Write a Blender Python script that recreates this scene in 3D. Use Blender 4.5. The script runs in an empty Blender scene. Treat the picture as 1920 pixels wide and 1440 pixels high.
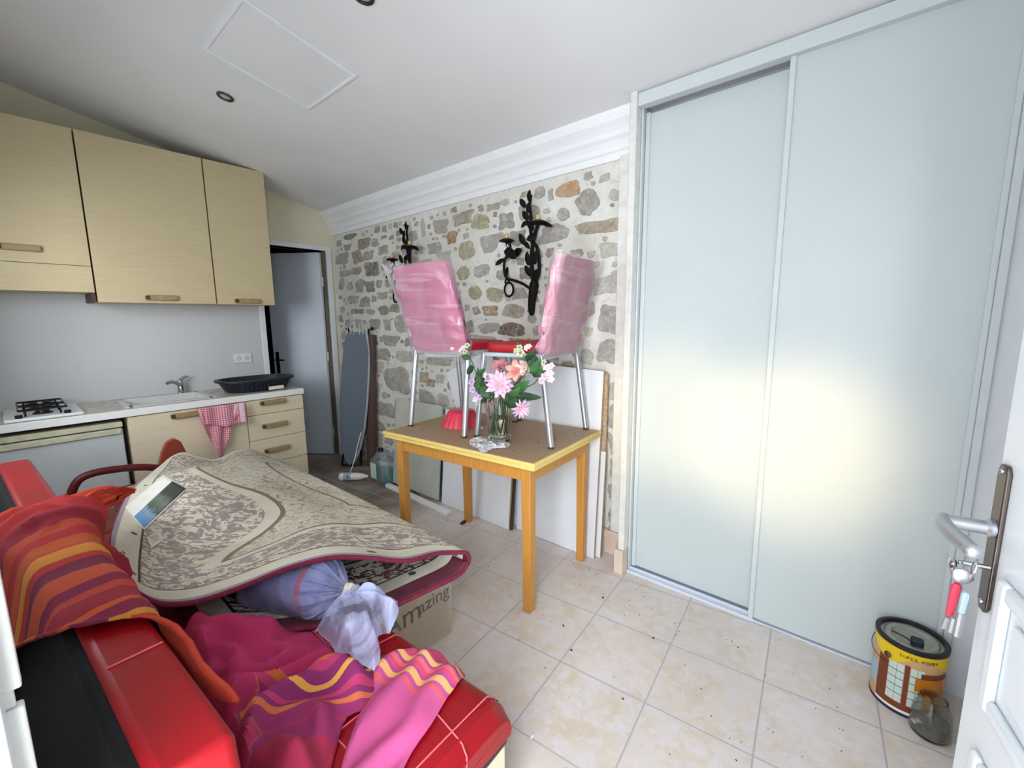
import bpy, math, random
from mathutils import Vector, Matrix, noise
from mathutils.geometry import delaunay_2d_cdt

# ---------------------------------------------------------------- camera
FPX = 815.87
AZ, PITCH, ROLL = math.radians(40.7), math.radians(-8.465), math.radians(-0.553)
CAM = Vector((4.323, -2.2775, 1.4123))
FW = Vector((-math.sin(AZ)*math.cos(PITCH), math.cos(AZ)*math.cos(PITCH), math.sin(PITCH)))
RT0 = Vector((math.cos(AZ), math.sin(AZ), 0)); UP0 = RT0.cross(FW)
RT = RT0*math.cos(ROLL)+UP0*math.sin(ROLL); UP = -RT0*math.sin(ROLL)+UP0*math.cos(ROLL)
scene = bpy.context.scene
cd = bpy.data.cameras.new('camera'); cam = bpy.data.objects.new('camera', cd)
scene.collection.objects.link(cam)
cd.sensor_fit = 'HORIZONTAL'; cd.sensor_width = 36; cd.lens = FPX/1920*36
cd.clip_start = 0.02; cd.clip_end = 100
cam.matrix_world = Matrix(((RT.x, UP.x, -FW.x, CAM.x), (RT.y, UP.y, -FW.y, CAM.y), (RT.z, UP.z, -FW.z, CAM.z), (0, 0, 0, 1)))
scene.camera = cam

# ---------------------------------------------------------------- world, light, exposure
world = bpy.data.worlds.new('world'); scene.world = world; world.use_nodes = True
wn = world.node_tree.nodes; wbg = wn['Background']
wbg.inputs['Color'].default_value = (0.80, 0.90, 1.0, 1); wbg.inputs['Strength'].default_value = 1.6

def area(name, loc, aim, sx, sy, power, color, spread=180):
    l = bpy.data.lights.new(name, 'AREA'); l.shape = 'RECTANGLE'; l.size = sx; l.size_y = sy
    l.energy = power; l.color = color; l.spread = math.radians(spread)
    o = bpy.data.objects.new(name, l); scene.collection.objects.link(o)
    o.location = loc; o.rotation_euler = (Vector(aim)-Vector(loc)).to_track_quat('-Z', 'Y').to_euler()
    return o
# daylight entering by the open entrance door behind the camera
area('doorway_daylight', (4.20, -2.74, 1.30), (0.6, -0.7, 0.95), 0.75, 2.0, 24, (0.92, 0.96, 1.0))
area('outdoor_light', (6.0, -5.4, 2.0), (4.1, -2.65, 1.25), 3.0, 2.6, 170, (0.92, 0.95, 1.0))
# fill light for the kitchen through an added window in the unseen front wall
area('added_window_fill', (1.75, -2.75, 1.60), (1.5, -0.9, 0.2), 1.3, 1.0, 9, (0.95, 0.98, 1.0))
# low sun thrown back by the ground outside, a soft warm patch on the sliding doors
for k, (tx, tz, en) in enumerate(((4.04, .84, 205), (3.50, .90, 150))):
    sl = bpy.data.lights.new('sun_glow', 'SPOT'); sl.energy = en; sl.color = (1.0, 0.72, 0.34)
    sl.spot_size = math.radians(17.5); sl.spot_blend = 1.0; sl.shadow_soft_size = 0.12
    so = bpy.data.objects.new('sun_glow', sl); scene.collection.objects.link(so)
    so.location = (4.24-.06*k, -3.3, 1.50)
    so.rotation_euler = (Vector((tx, -0.13, tz))-so.location).to_track_quat('-Z', 'Y').to_euler()

scene.view_settings.view_transform = 'Standard'; scene.view_settings.look = 'None'
scene.view_settings.gamma = 1; scene.view_settings.use_curve_mapping = False
scene.view_settings.exposure = 0.7

# ---------------------------------------------------------------- helpers
def ray(u, v): return FW+RT*((u-960)/FPX)+UP*((720-v)/FPX)
def at(u, v, ax, c):
    """point of the plane ax=c seen along the sight line of a photo pixel"""
    d = ray(u, v); i = 'xyz'.index(ax); return CAM+d*((c-CAM[i])/d[i])
def ceil_z(y): return 2.45-0.215*y
def at_ceil(u, v):
    d = ray(u, v); t = (2.45-.215*CAM.y-CAM.z)/(d.z+.215*d.y); return CAM+d*t

WM = {}
def link(o, parent):
    scene.collection.objects.link(o)
    if parent is not None: o.parent = parent
def thing(name, label, cat, loc=(0, 0, 0), rz=0, group=None, parent=None):
    o = bpy.data.objects.new(name, None); o.empty_display_size = 0.05
    o.location = loc; o.rotation_euler = (0, 0, rz); link(o, parent)
    WM[o.name] = Matrix.Translation(loc) @ Matrix.Rotation(rz, 4, 'Z')
    if label: o['label'] = label
    if cat: o['category'] = cat
    if group: o['group'] = group
    return o
def tag(o, label, cat, group=None, kind=None):
    if label: o['label'] = label
    if cat: o['category'] = cat
    if group: o['group'] = group
    if kind: o['kind'] = kind
    return o

class MB:
    def __init__(s): s.v = []; s.f = []; s.uv = []; s.mi = []; s.m = Matrix.Identity(4); s.cur = 0
    def add(s, vs, fs, uvs=None):
        b = len(s.v); s.v += [s.m @ Vector(p) for p in vs]
        for k, f in enumerate(fs):
            s.f.append([b+i for i in f]); s.mi.append(s.cur)
            s.uv.append([uvs[i] for i in f] if uvs else [(0, 0)]*len(f))
        return s
    def box(s, x0, x1, y0, y1, z0, z1):
        if x0 > x1: x0, x1 = x1, x0
        if y0 > y1: y0, y1 = y1, y0
        if z0 > z1: z0, z1 = z1, z0
        return s.add([(x0, y0, z0), (x1, y0, z0), (x1, y1, z0), (x0, y1, z0), (x0, y0, z1), (x1, y0, z1), (x1, y1, z1), (x0, y1, z1)],
              [(0, 3, 2, 1), (4, 5, 6, 7), (0, 1, 5, 4), (1, 2, 6, 5), (2, 3, 7, 6), (3, 0, 4, 7)])
    def hexa(s, b, t):
        return s.add(list(b)+list(t), [(0, 3, 2, 1), (4, 5, 6, 7), (0, 1, 5, 4), (1, 2, 6, 5), (2, 3, 7, 6), (3, 0, 4, 7)])
    def tube(s, pts, r, seg=10, closed=False):
        pts = [Vector(p) for p in pts]; n = len(pts); rs = r if isinstance(r, (list, tuple)) else [r]*n
        vs = []; fs = []; prev = None
        for i, p in enumerate(pts):
            if closed: t = (pts[(i+1) % n]-pts[i-1])
            else: t = pts[min(i+1, n-1)]-pts[max(i-1, 0)]
            t.normalize()
            if prev is None:
                a = Vector((0, 0, 1)) if abs(t.z) < .9 else Vector((1, 0, 0)); a = (a-t*a.dot(t)).normalized()
            else: a = (prev-t*prev.dot(t)).normalized()
            prev = a; b = t.cross(a)
            for k in range(seg):
                an = 2*math.pi*k/seg; vs.append(p+(a*math.cos(an)+b*math.sin(an))*rs[i])
        m = n if closed else n-1
        for i in range(m):
            for k in range(seg):
                j = (i+1) % n; fs.append((i*seg+k, i*seg+(k+1) % seg, j*seg+(k+1) % seg, j*seg+k))
        if not closed: fs.append(tuple(range(seg))[::-1]); fs.append(tuple((n-1)*seg+k for k in range(seg)))
        return s.add(vs, fs)
    def lathe(s, c, prof, seg=32, axis=(0, 0, 1), flute=None, cap=True):
        q = Vector((0, 0, 1)).rotation_difference(Vector(axis)); c = Vector(c); vs = []; fs = []; uv = []
        for i, (r, z) in enumerate(prof):
            for k in range(seg):
                an = 2*math.pi*k/seg; rr = r*(1+(flute(an, z) if flute else 0))
                vs.append(c+q @ Vector((rr*math.cos(an), rr*math.sin(an), z))); uv.append((k/seg, z))
        for i in range(len(prof)-1):
            for k in range(seg): fs.append((i*seg+k, i*seg+(k+1) % seg, (i+1)*seg+(k+1) % seg, (i+1)*seg+k))
        if cap:
            if prof[0][0] > 1e-5: fs.append(tuple(range(seg))[::-1])
            if prof[-1][0] > 1e-5: fs.append(tuple((len(prof)-1)*seg+k for k in range(seg)))
        return s.add(vs, fs, uv)
    def grid(s, rows, uvs=None, closeu=False):
        n = len(rows); m = len(rows[0]); vs = [p for r in rows for p in r]
        u = [q for r in uvs for q in r] if uvs else [(j/(m-1), i/(n-1)) for i in range(n) for j in range(m)]
        fs = [(i*m+j, i*m+j+1, (i+1)*m+j+1, (i+1)*m+j) for i in range(n-1) for j in range(m-1)]
        if closeu: fs += [(i*m+m-1, i*m, (i+1)*m, (i+1)*m+m-1) for i in range(n-1)]
        return s.add(vs, fs, u)
    def prism(s, poly, a, b):
        """poly: list of 3D points, extruded by vector b-a"""
        a = Vector(a); b = Vector(b); n = len(poly); p0 = [Vector(p)+a for p in poly]; p1 = [Vector(p)+b for p in poly]
        fs = [tuple(range(n))[::-1], tuple(range(n, 2*n))]+[(i, (i+1) % n, n+(i+1) % n, n+i) for i in range(n)]
        return s.add(p0+p1, fs)
    def ball(s, c, r, sx=1, sy=1, sz=1, seg=16, rings=10):
        c = Vector(c); vs = []; fs = []
        for i in range(rings+1):
            th = math.pi*i/rings
            for k in range(seg):
                an = 2*math.pi*k/seg
                vs.append(c+Vector((r*sx*math.sin(th)*math.cos(an), r*sy*math.sin(th)*math.sin(an), r*sz*math.cos(th))))
        for i in range(rings):
            for k in range(seg): fs.append((i*seg+k, (i+1)*seg+k, (i+1)*seg+(k+1) % seg, i*seg+(k+1) % seg))
        return s.add(vs, fs)

def ob(name, mb, mats, parent=None, bevel=0, seg=2, smooth=True, solid=0, off=-1, sub=0, label=None, weld=False):
    me = bpy.data.meshes.new(name)
    if parent is not None: inv = WM[parent.name].inverted(); vs = [inv @ v for v in mb.v]; base = None
    else:
        xs = [v.x for v in mb.v]; ys = [v.y for v in mb.v]; zs = [v.z for v in mb.v]
        base = Vector(((min(xs)+max(xs))/2, (min(ys)+max(ys))/2, min(zs))); vs = [v-base for v in mb.v]
    me.from_pydata([tuple(v) for v in vs], [], mb.f)
    uvl = me.uv_layers.new(name='UVMap'); k = 0
    flat = []
    for u in mb.uv:
        for q in u: flat += [q[0], q[1]]
    uvl.data.foreach_set('uv', flat)
    if not isinstance(mats, (list, tuple)): mats = [mats]
    for m in mats: me.materials.append(m)
    me.polygons.foreach_set('material_index', mb.mi)
    me.validate(clean_customdata=False); me.update()
    o = bpy.data.objects.new(name, me); link(o, parent)
    if base is not None: o.location = base; WM[o.name] = Matrix.Translation(base)
    else: WM[o.name] = WM[parent.name].copy()
    if smooth:
        me.polygons.foreach_set('use_smooth', [True]*len(me.polygons))
        if not sub: me.set_sharp_from_angle(angle=math.radians(38))
    if weld:
        w = o.modifiers.new('weld', 'WELD'); w.merge_threshold = 1e-4
    if solid:
        w = o.modifiers.new('solid', 'SOLIDIFY'); w.thickness = solid; w.offset = off
        if len(mats) > 1: w.material_offset = 1
        if len(mats) > 2: w.material_offset_rim = 2
    if bevel:
        w = o.modifiers.new('bevel', 'BEVEL'); w.width = bevel; w.segments = seg; w.limit_method = 'ANGLE'
    if sub:
        w = o.modifiers.new('sub', 'SUBSURF'); w.levels = sub; w.render_levels = sub
    if label: o['label'] = label
    return o
def structure(name, mb, mats, **k):
    o = ob(name, mb, mats, **k); o['kind'] = 'structure'; return o
def bx(*a): return MB().box(*a)

# ---------------------------------------------------------------- materials
def srgb(h):
    h = h.lstrip('#'); c = [int(h[i:i+2], 16)/255 for i in (0, 2, 4)]
    return tuple((x/12.92 if x <= .04045 else ((x+.055)/1.055)**2.4) for x in c)+(1,)
class NT:
    def __init__(s, name):
        s.mat = bpy.data.materials.new(name); s.mat.use_nodes = True; s.t = s.mat.node_tree; s.n = s.t.nodes
        s.b = s.n['Principled BSDF']; s.out = s.n['Material Output']
    def new(s, typ, **k):
        n = s.n.new(typ)
        for a, b in k.items(): setattr(n, a, b)
        return n
    def put(s, sock, v):
        if isinstance(v, bpy.types.NodeSocket): s.t.links.new(v, sock)
        elif v is not None: sock.default_value = v
    def set(s, **k):
        for a, b in k.items(): s.put(s.b.inputs[a.replace('_', ' ')], b)
    def co(s, kind='Object', scale=(1, 1, 1), rot=(0, 0, 0), loc=(0, 0, 0)):
        t = s.new('ShaderNodeTexCoord'); m = s.new('ShaderNodeMapping')
        s.t.links.new(t.outputs[kind], m.inputs[0]); m.inputs['Scale'].default_value = scale
        m.inputs['Rotation'].default_value = rot; m.inputs['Location'].default_value = loc
        return m.outputs[0]
    def noise(s, co, scale=5, detail=4, rough=.5, dist=0):
        n = s.new('ShaderNodeTexNoise'); s.put(n.inputs['Vector'], co); n.inputs['Scale'].default_value = scale
        n.inputs['Detail'].default_value = detail; n.inputs['Roughness'].default_value = rough
        n.inputs['Distortion'].default_value = dist; return n.outputs['Fac']
    def noisec(s, co, scale=5, detail=4):
        n = s.new('ShaderNodeTexNoise'); s.put(n.inputs['Vector'], co); n.inputs['Scale'].default_value = scale
        n.inputs['Detail'].default_value = detail; return n.outputs['Color']
    def vor(s, co, scale=5, feature='F1', out='Distance', rnd=1):
        n = s.new('ShaderNodeTexVoronoi', feature=feature); s.put(n.inputs['Vector'], co)
        n.inputs['Scale'].default_value = scale; n.inputs['Randomness'].default_value = rnd; return n.outputs[out]
    def math(s, op, a, b=0, c=None, clamp=False):
        n = s.new('ShaderNodeMath', operation=op, use_clamp=clamp); s.put(n.inputs[0], a); s.put(n.inputs[1], b)
        if c is not None: s.put(n.inputs[2], c)
        return n.outputs[0]
    def ramp(s, fac, stops, interp='LINEAR'):
        n = s.new('ShaderNodeValToRGB'); cr = n.color_ramp; cr.interpolation = interp
        while len(cr.elements) < len(stops): cr.elements.new(0.5)
        for e, (p, c) in zip(cr.elements, stops):
            e.position = p; e.color = srgb(c) if isinstance(c, str) else (c if isinstance(c, tuple) else (c, c, c, 1))
        s.put(n.inputs[0], fac); return n.outputs[0]
    def mix(s, fac, a, b, mode='MIX'):
        n = s.new('ShaderNodeMix', data_type='RGBA', blend_type=mode); s.put(n.inputs[0], fac)
        s.put(n.inputs[6], srgb(a) if isinstance(a, str) else a); s.put(n.inputs[7], srgb(b) if isinstance(b, str) else b)
        return n.outputs[2]
    def bump(s, h, strength=.3, dist=.01):
        n = s.new('ShaderNodeBump'); n.inputs['Strength'].default_value = strength; n.inputs['Distance'].default_value = dist
        s.put(n.inputs['Height'], h); s.t.links.new(n.outputs[0], s.b.inputs['Normal'])
    def sep(s, co):
        n = s.new('ShaderNodeSeparateXYZ'); s.put(n.inputs[0], co); return n.outputs

def pm(name, col, rough=.5, metal=0, var=.06, scale=8, bump=0, bscale=60, coat=0, sheen=0, alpha=1, trans=0, ior=1.45, sss=0, stretch=(1, 1, 1), bdist=.004):
    t = NT(name); c = t.co('Object', stretch); base = srgb(col)
    if var:
        f = t.noise(c, scale, 4); dk = tuple(max(0, x*(1-var*2.2)) for x in base[:3])+(1,); lt = tuple(min(1, x*(1+var)) for x in base[:3])+(1,)
        t.set(Base_Color=t.ramp(f, [(.3, dk), (.7, lt)]))
    else: t.set(Base_Color=base)
    t.set(Roughness=rough, Metallic=metal, Coat_Weight=coat, Sheen_Weight=sheen, Alpha=alpha, Transmission_Weight=trans, IOR=ior)
    if bump: t.bump(t.noise(c, bscale, 3), bump, bdist)
    return t.mat

M = {}
M['white_wall'] = pm('white_plaster', '#E6E8EA', .8, var=.02, bump=.15, bscale=40)
M['cream_wall'] = pm('cream_plaster', '#E2DCC0', .85, var=.04, scale=3, bump=.15, bscale=40)
M['ceiling'] = pm('ceiling_paint', '#E8E9E9', .85, var=.02, scale=2, bump=.08, bscale=20)
M['cornice'] = pm('cornice_plaster', '#EDEFF0', .7, var=.01)
M['white_paint'] = pm('white_gloss_paint', '#E4E9EC', .35, var=.02)
M['cream_frame'] = pm('cream_frame_paint', '#DFDED8', .5, var=.05, scale=20)
M['ward'] = pm('wardrobe_panel', '#C3CCCC', .4, var=.006)
M['alu'] = pm('white_profile', '#CAD2D3', .3, var=.01)
M['track'] = pm('aluminium_track', '#DCE2EE', .35, .2, var=0)
M['door_blue'] = pm('pale_door_paint', '#DCE6F2', .45, var=.03, scale=2)
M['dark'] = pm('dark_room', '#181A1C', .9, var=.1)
M['black_metal'] = pm('black_metal', '#121212', .4, .3, var=0)
M['chrome'] = pm('chrome', '#C8CACC', .12, 1, var=0)
M['steel'] = pm('brushed_steel', '#C2C5CA', .38, .85, var=.03, scale=30)
M['nickel'] = pm('dull_nickel', '#6A605B', .3, 1, var=.1, scale=20)

def wood_lam(name, light, dark, stretch=(1, .6, 12), rough=.5):
    t = NT(name); c = t.co('Object', stretch); f = t.noise(c, 9, 5, .6, .4); g = t.noise(t.co('Object', (stretch[0]*3, stretch[1]*1.5, stretch[2]*4)), 22, 3, .6)
    h = t.math('ADD', t.math('MULTIPLY', f, .65), t.math('MULTIPLY', g, .35))
    t.set(Base_Color=t.ramp(h, [(.33, dark), (.66, light)]), Roughness=rough); return t.mat
M['oak'] = wood_lam('light_oak_laminate', '#CFC09A', '#C3B28A')
M['oak_low'] = wood_lam('pale_oak_laminate', '#EADCC0', '#DDCDAE')
M['oak_handle'] = pm('oak_handle', '#A58C68', .5, var=.1, scale=40)
M['hole'] = pm('handle_end_brown', '#4A3B2C', .6, var=.05)
M['orange_wood'] = wood_lam('varnished_beech', '#CC9244', '#B87E36', (6, 6, .5), .35)
M['yellow_edge'] = pm('yellow_pine_edge', '#E6CB78', .4, var=.05, scale=12, stretch=(1, 4, 4))
M['brown_wood'] = wood_lam('dark_brown_wood', '#6B5348', '#463630', (6, 6, .5), .6)

def m_tabletop():
    t = NT('tan_table_laminate'); c = t.co('Object'); f = t.noise(c, 220, 3, .7); g = t.noise(c, 4, 3)
    a = t.ramp(f, [(.3, '#9E8163'), (.7, '#B89B7B')]); t.set(Base_Color=t.mix(t.math('MULTIPLY', g, .35), a, '#8F7458'), Roughness=.5); return t.mat
M['tabletop'] = m_tabletop()

def m_floor():
    t = NT('beige_floor_tiles'); th = -math.radians(5.96); ts = .3535
    c = t.new('ShaderNodeNewGeometry').outputs['Position']; s = t.sep(c)
    # rotate the world position into the tile grid
    x = t.math('SUBTRACT', s[0], 3.409); y = t.math('SUBTRACT', s[1], -.922)
    u = t.math('DIVIDE', t.math('ADD', t.math('MULTIPLY', x, math.cos(th)), t.math('MULTIPLY', y, -math.sin(th))), ts)
    v = t.math('DIVIDE', t.math('ADD', t.math('MULTIPLY', x, math.sin(th)), t.math('MULTIPLY', y, math.cos(th))), ts)
    def edge(q):
        f = t.math('FRACT', t.math('ADD', q, 50)); return t.math('MINIMUM', f, t.math('SUBTRACT', 1, f))
    e = t.math('MINIMUM', edge(u), edge(v)); e = t.math('ADD', e, t.math('MULTIPLY', t.math('SUBTRACT', t.noise(c, 30, 2), .5), .004))
    grout = t.math('LESS_THAN', e, .0085)
    comb = t.new('ShaderNodeCombineXYZ'); t.put(comb.inputs[0], t.math('FLOOR', t.math('ADD', u, 50))); t.put(comb.inputs[1], t.math('FLOOR', t.math('ADD', v, 50)))
    wn_ = t.new('ShaderNodeTexWhiteNoise'); t.put(wn_.inputs['Vector'], comb.outputs[0])
    add = t.new('ShaderNodeVectorMath', operation='ADD'); t.put(add.inputs[0], c)
    sc = t.new('ShaderNodeVectorMath', operation='SCALE'); t.put(sc.inputs[0], wn_.outputs['Color']); sc.inputs['Scale'].default_value = 7
    t.put(add.inputs[1], sc.outputs[0]); cc = add.outputs[0]
    n1 = t.noise(cc, 7, 6, .62, .6); n2 = t.noise(cc, 19, 5, .7, .3); n3 = t.noise(cc, 2.2, 2)
    a = t.ramp(n1, [(.30, '#E2DBDB'), (.5, '#DDD2CA'), (.68, '#D6C4B0')])
    b = t.mix(t.ramp(n2, [(.45, 0.0), (.62, 1.0)]), a, '#E2DEE4')
    b = t.mix(t.math('MULTIPLY', n3, .5), b, '#DCCDBD')
    dirt = t.ramp(t.noise(c, 1.1, 3), [(.45, 0.0), (.75, .35)])
    b = t.mix(dirt, b, '#A99A8C')
    # worn dirty corner next to the inner door
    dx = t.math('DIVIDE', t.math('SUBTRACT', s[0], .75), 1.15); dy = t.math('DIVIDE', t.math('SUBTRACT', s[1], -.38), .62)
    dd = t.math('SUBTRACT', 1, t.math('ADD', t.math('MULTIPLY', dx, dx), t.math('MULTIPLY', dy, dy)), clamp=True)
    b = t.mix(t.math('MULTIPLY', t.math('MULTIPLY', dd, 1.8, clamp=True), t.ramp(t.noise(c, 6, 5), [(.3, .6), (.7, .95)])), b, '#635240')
    col = t.mix(grout, b, '#B4B3BA')
    t.set(Base_Color=col, Roughness=t.ramp(n2, [(.3, .32), (.7, .5)]))
    h = t.math('SUBTRACT', t.math('MULTIPLY', n1, .15), grout); t.bump(h, .5, .004)
    return t.mat
M['floor'] = m_floor()

def m_mortar():
    t = NT('lime_mortar'); c = t.co('Object'); n = t.noise(c, 3.5, 5, .6); n2 = t.noise(c, 26, 6, .7)
    a = t.ramp(n, [(.3, '#D2CFC4'), (.5, '#E0DED6'), (.7, '#EAE9E4')])
    spots = t.ramp(t.noise(c, 11, 7, .78, .8), [(.55, 0.0), (.68, .55)])
    t.set(Base_Color=t.mix(spots, a, '#B3AB98'), Roughness=.95); t.bump(t.math('ADD', n2, t.math('MULTIPLY', n, 2)), .8, .012); return t.mat
M['mortar'] = m_mortar()
def m_stone():
    t = NT('field_stone'); c = t.co('Object'); at_ = t.new('ShaderNodeAttribute', attribute_name='stone_colour')
    n = t.noise(c, 22, 6, .7, .4); n2 = t.noise(c, 70, 4, .7)
    f = t.math('ADD', t.math('MULTIPLY', n, .7), t.math('MULTIPLY', n2, .3))
    dk = t.mix(1.0, at_.outputs['Color'], (.78, .76, .74, 1), 'MULTIPLY'); lt = t.mix(.45, at_.outputs['Color'], '#D6D2C6')
    base = t.mix(t.ramp(f, [(.35, 0.0), (.66, 1.0)]), dk, lt)
    smear = t.ramp(t.noise(c, 15, 6, .75, .9), [(.53, 0.0), (.66, .75)])   # lime smeared over the stones
    t.set(Base_Color=t.mix(smear, base, '#D6D2C4'), Roughness=.9); t.bump(f, .8, .012); return t.mat
M['stone'] = m_stone()

def m_splash():
    t = NT('splashback_tiles'); c = t.co('Object'); s = t.sep(c)
    def edge(q, n):
        f = t.math('FRACT', t.math('ADD', t.math('MULTIPLY', q, n), 30.2)); return t.math('MINIMUM', f, t.math('SUBTRACT', 1, f))
    e = t.math('MINIMUM', edge(s[1], 1/.15), edge(s[2], 1/.15)); g = t.math('LESS_THAN', e, .013)
    t.set(Base_Color=t.mix(t.math('MULTIPLY', g, .15), '#CBCDCD', '#B9BBBB'), Roughness=.3); t.bump(t.math('MULTIPLY', g, -1), .3, .002); return t.mat
M['splash'] = m_splash()
def m_marble():
    t = NT('speckled_worktop'); c = t.co('Object'); n = t.noise(c, 14, 6, .7, .8)
    t.set(Base_Color=t.ramp(n, [(.35, '#A79C8D'), (.5, '#C4BCAF'), (.62, '#D8D3C9')]), Roughness=.3); return t.mat
M['worktop'] = m_marble()
M['white_edge'] = pm('white_laminate_edge', '#F0F0EE', .3, var=.01)
M['sink'] = pm('pale_sink', '#CFD3CF', .25, var=.03)
M['fridge'] = pm('fridge_enamel', '#C9D0D2', .35, var=.02)
M['fridge_trim'] = pm('yellowed_fridge_trim', '#D0CDAE', .5, var=.08, scale=20)
M['black_enamel'] = pm('black_enamel', '#0C0C10', .3, var=0)
M['hob'] = pm('hob_plate', '#B9B5AC', .35, .3, var=.05)
M['tray'] = pm('dark_blue_plastic', '#1B232C', .45, var=.2, scale=30, bump=.2)
M['socket'] = pm('white_plastic', '#E3E5E4', .4, var=0)
M['cream_label'] = pm('cream_paper', '#E6E2CC', .8, var=.08, scale=60)
# ---- fabrics, leather, plastic, paper
def m_rug(name, face):
    t = NT(name); uv = t.co('UV'); s = t.sep(uv); L, W = 2.3, 1.9
    c = t.co('UV', (1, 1, 1))
    d = t.math('MINIMUM', t.math('MINIMUM', s[0], t.math('SUBTRACT', L, s[0])), t.math('MINIMUM', s[1], t.math('SUBTRACT', W, s[1])))
    wob = t.math('ADD', t.math('MULTIPLY', t.math('SINE', t.math('MULTIPLY', s[0], 5.2)), .07), t.math('MULTIPLY', t.math('SINE', t.math('MULTIPLY', s[1], 6.1)), .07))
    d2 = t.math('ADD', d, wob)
    if face: cream, brown, mauve, bind, dk = '#D9D6C6', '#4A2A2E', '#5D2B38', '#7C2C4B', '#23221F'
    else: cream, brown, mauve, bind, dk = '#D8D3C0', '#86745C', '#8F7C84', '#8E2E54', '#5A4C3A'
    f1 = t.noise(c, 15, 5, .65, 2.4); f2 = t.noise(c, 58, 4, .7, 1.0); f3 = t.vor(c, 17, 'F1')
    flo = t.ramp(t.math('ADD', t.math('MULTIPLY', f1, .7), t.math('MULTIPLY', f2, .3)), [(.46, mauve), (.50, brown), (.525, cream)])
    flo = t.mix(0.0 if face else .16, flo, cream); flo = t.mix(t.ramp(f3, [(.20, 1.0), (.27, 0.0)]), flo, cream)
    fld = t.ramp(t.noise(c, 13, 6, .72, 2.6), [(.38, mauve), (.42, brown), (.455, cream), (.56, cream), (.60, brown), (.66, cream)])
    fld = t.mix(.25 if face else .22, fld, t.ramp(f2, [(.4, brown), (.6, cream)]))
    sm = t.vor(c, 8.5, 'F1'); sm1 = t.ramp(sm, [(.10, 1.0), (.13, 0.0)])
    crb = t.mix(sm1, cream, dk)
    inner = t.mix(t.math('GREATER_THAN', d2, .47), flo, fld)
    ring = t.math('MULTIPLY', t.math('GREATER_THAN', d2, .455), t.math('LESS_THAN', d2, .485)); inner = t.mix(ring, inner, cream)
    ring2 = t.math('MULTIPLY', t.math('GREATER_THAN', d2, .485), t.math('LESS_THAN', d2, .497)); inner = t.mix(ring2, inner, brown)
    ring3 = t.math('MULTIPLY', t.math('GREATER_THAN', d2, .70), t.math('LESS_THAN', d2, .715)); inner = t.mix(ring3, inner, brown)
    q = t.mix(t.math('GREATER_THAN', d, .155), crb, inner)
    ln = t.math('MULTIPLY', t.math('GREATER_THAN', d, .150), t.math('LESS_THAN', d, .158)); q = t.mix(ln, q, dk)
    grey = t.mix(t.math('MULTIPLY', t.noise(c, 120, 2), .5), '#A89AA4', '#857480') if not face else '#5E1E34'
    q = t.mix(t.math('GREATER_THAN', d, .085 if face else .05), grey, q)
    q = t.mix(t.math('GREATER_THAN', d, .016), bind, q)
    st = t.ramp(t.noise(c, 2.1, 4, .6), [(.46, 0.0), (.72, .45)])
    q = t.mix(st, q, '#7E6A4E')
    t.set(Base_Color=q, Roughness=.95); t.bump(t.noise(c, 260, 2), .35, .003); return t.mat
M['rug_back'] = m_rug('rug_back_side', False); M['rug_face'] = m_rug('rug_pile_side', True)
M['rug_bind'] = pm('burgundy_binding', '#78233F', .9, var=.1, scale=60, bump=.3)

def stripes(name, stops, length, warp=.0, rough=.9, base=None, mask=None, bump=.5):
    t = NT(name); uv = t.co('UV'); s = t.sep(uv); n = t.noise(uv, 7, 2)
    q = t.math('DIVIDE', t.math('ADD', s[0], t.math('MULTIPLY', t.math('SUBTRACT', n, .5), warp)), length)
    col = t.ramp(q, stops, 'CONSTANT')
    fine = t.noise(t.co('UV', (180, 6, 1)), 6, 2); col = t.mix(t.math('MULTIPLY', fine, .18), col, '#5A1010')
    t.set(Base_Color=col, Roughness=rough); t.bump(t.noise(t.co('UV', (200, 200, 1)), 3, 2), bump, .002); return t.mat
M['orange_throw'] = stripes('orange_striped_cotton', [(0, '#B83A22'), (.03, '#D08A28'), (.05, '#84183E'), (.085, '#CC5426'), (.10, '#9C1828'), (.17, '#C03E2C'), (.20, '#84183E'),
    (.235, '#C8502C'), (.30, '#78183A'), (.36, '#B83028'), (.39, '#D88A26'), (.455, '#C03A22'), (.48, '#C4561E'), (.52, '#B02428'), (.56, '#BC4426'), (.60, '#921A2C'), (.66, '#B82628'), (.80, '#C83A14')], 1.1, .03)
M['magenta_throw'] = stripes('magenta_cotton', [(0, '#BC2E62'), (.50, '#D26A3A'), (.512, '#C23A6A'), (.525, '#8E2A6A'), (.54, '#EDAA4C'), (.553, '#8E2A6A'), (.575, '#C83C70'), (.59, '#8E2A6A'), (.605, '#D87048'), (.615, '#9B2E66'), (.65, '#B83060'), (.66, '#9B2E66'), (.72, '#B02C50')], 1.0, .02)
M['pink_strip'] = stripes('pink_cotton_with_striped_border', [(0, '#D45A96'), (.62, '#E0606A'), (.66, '#C45090'), (.69, '#F2B070'), (.735, '#B04A92'), (.76, '#DA4A70'), (.80, '#E86A78'), (.83, '#B04A92'), (.855, '#F4B878'), (.90, '#D44C80'), (.95, '#E0527C')], .75, .05)

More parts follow.
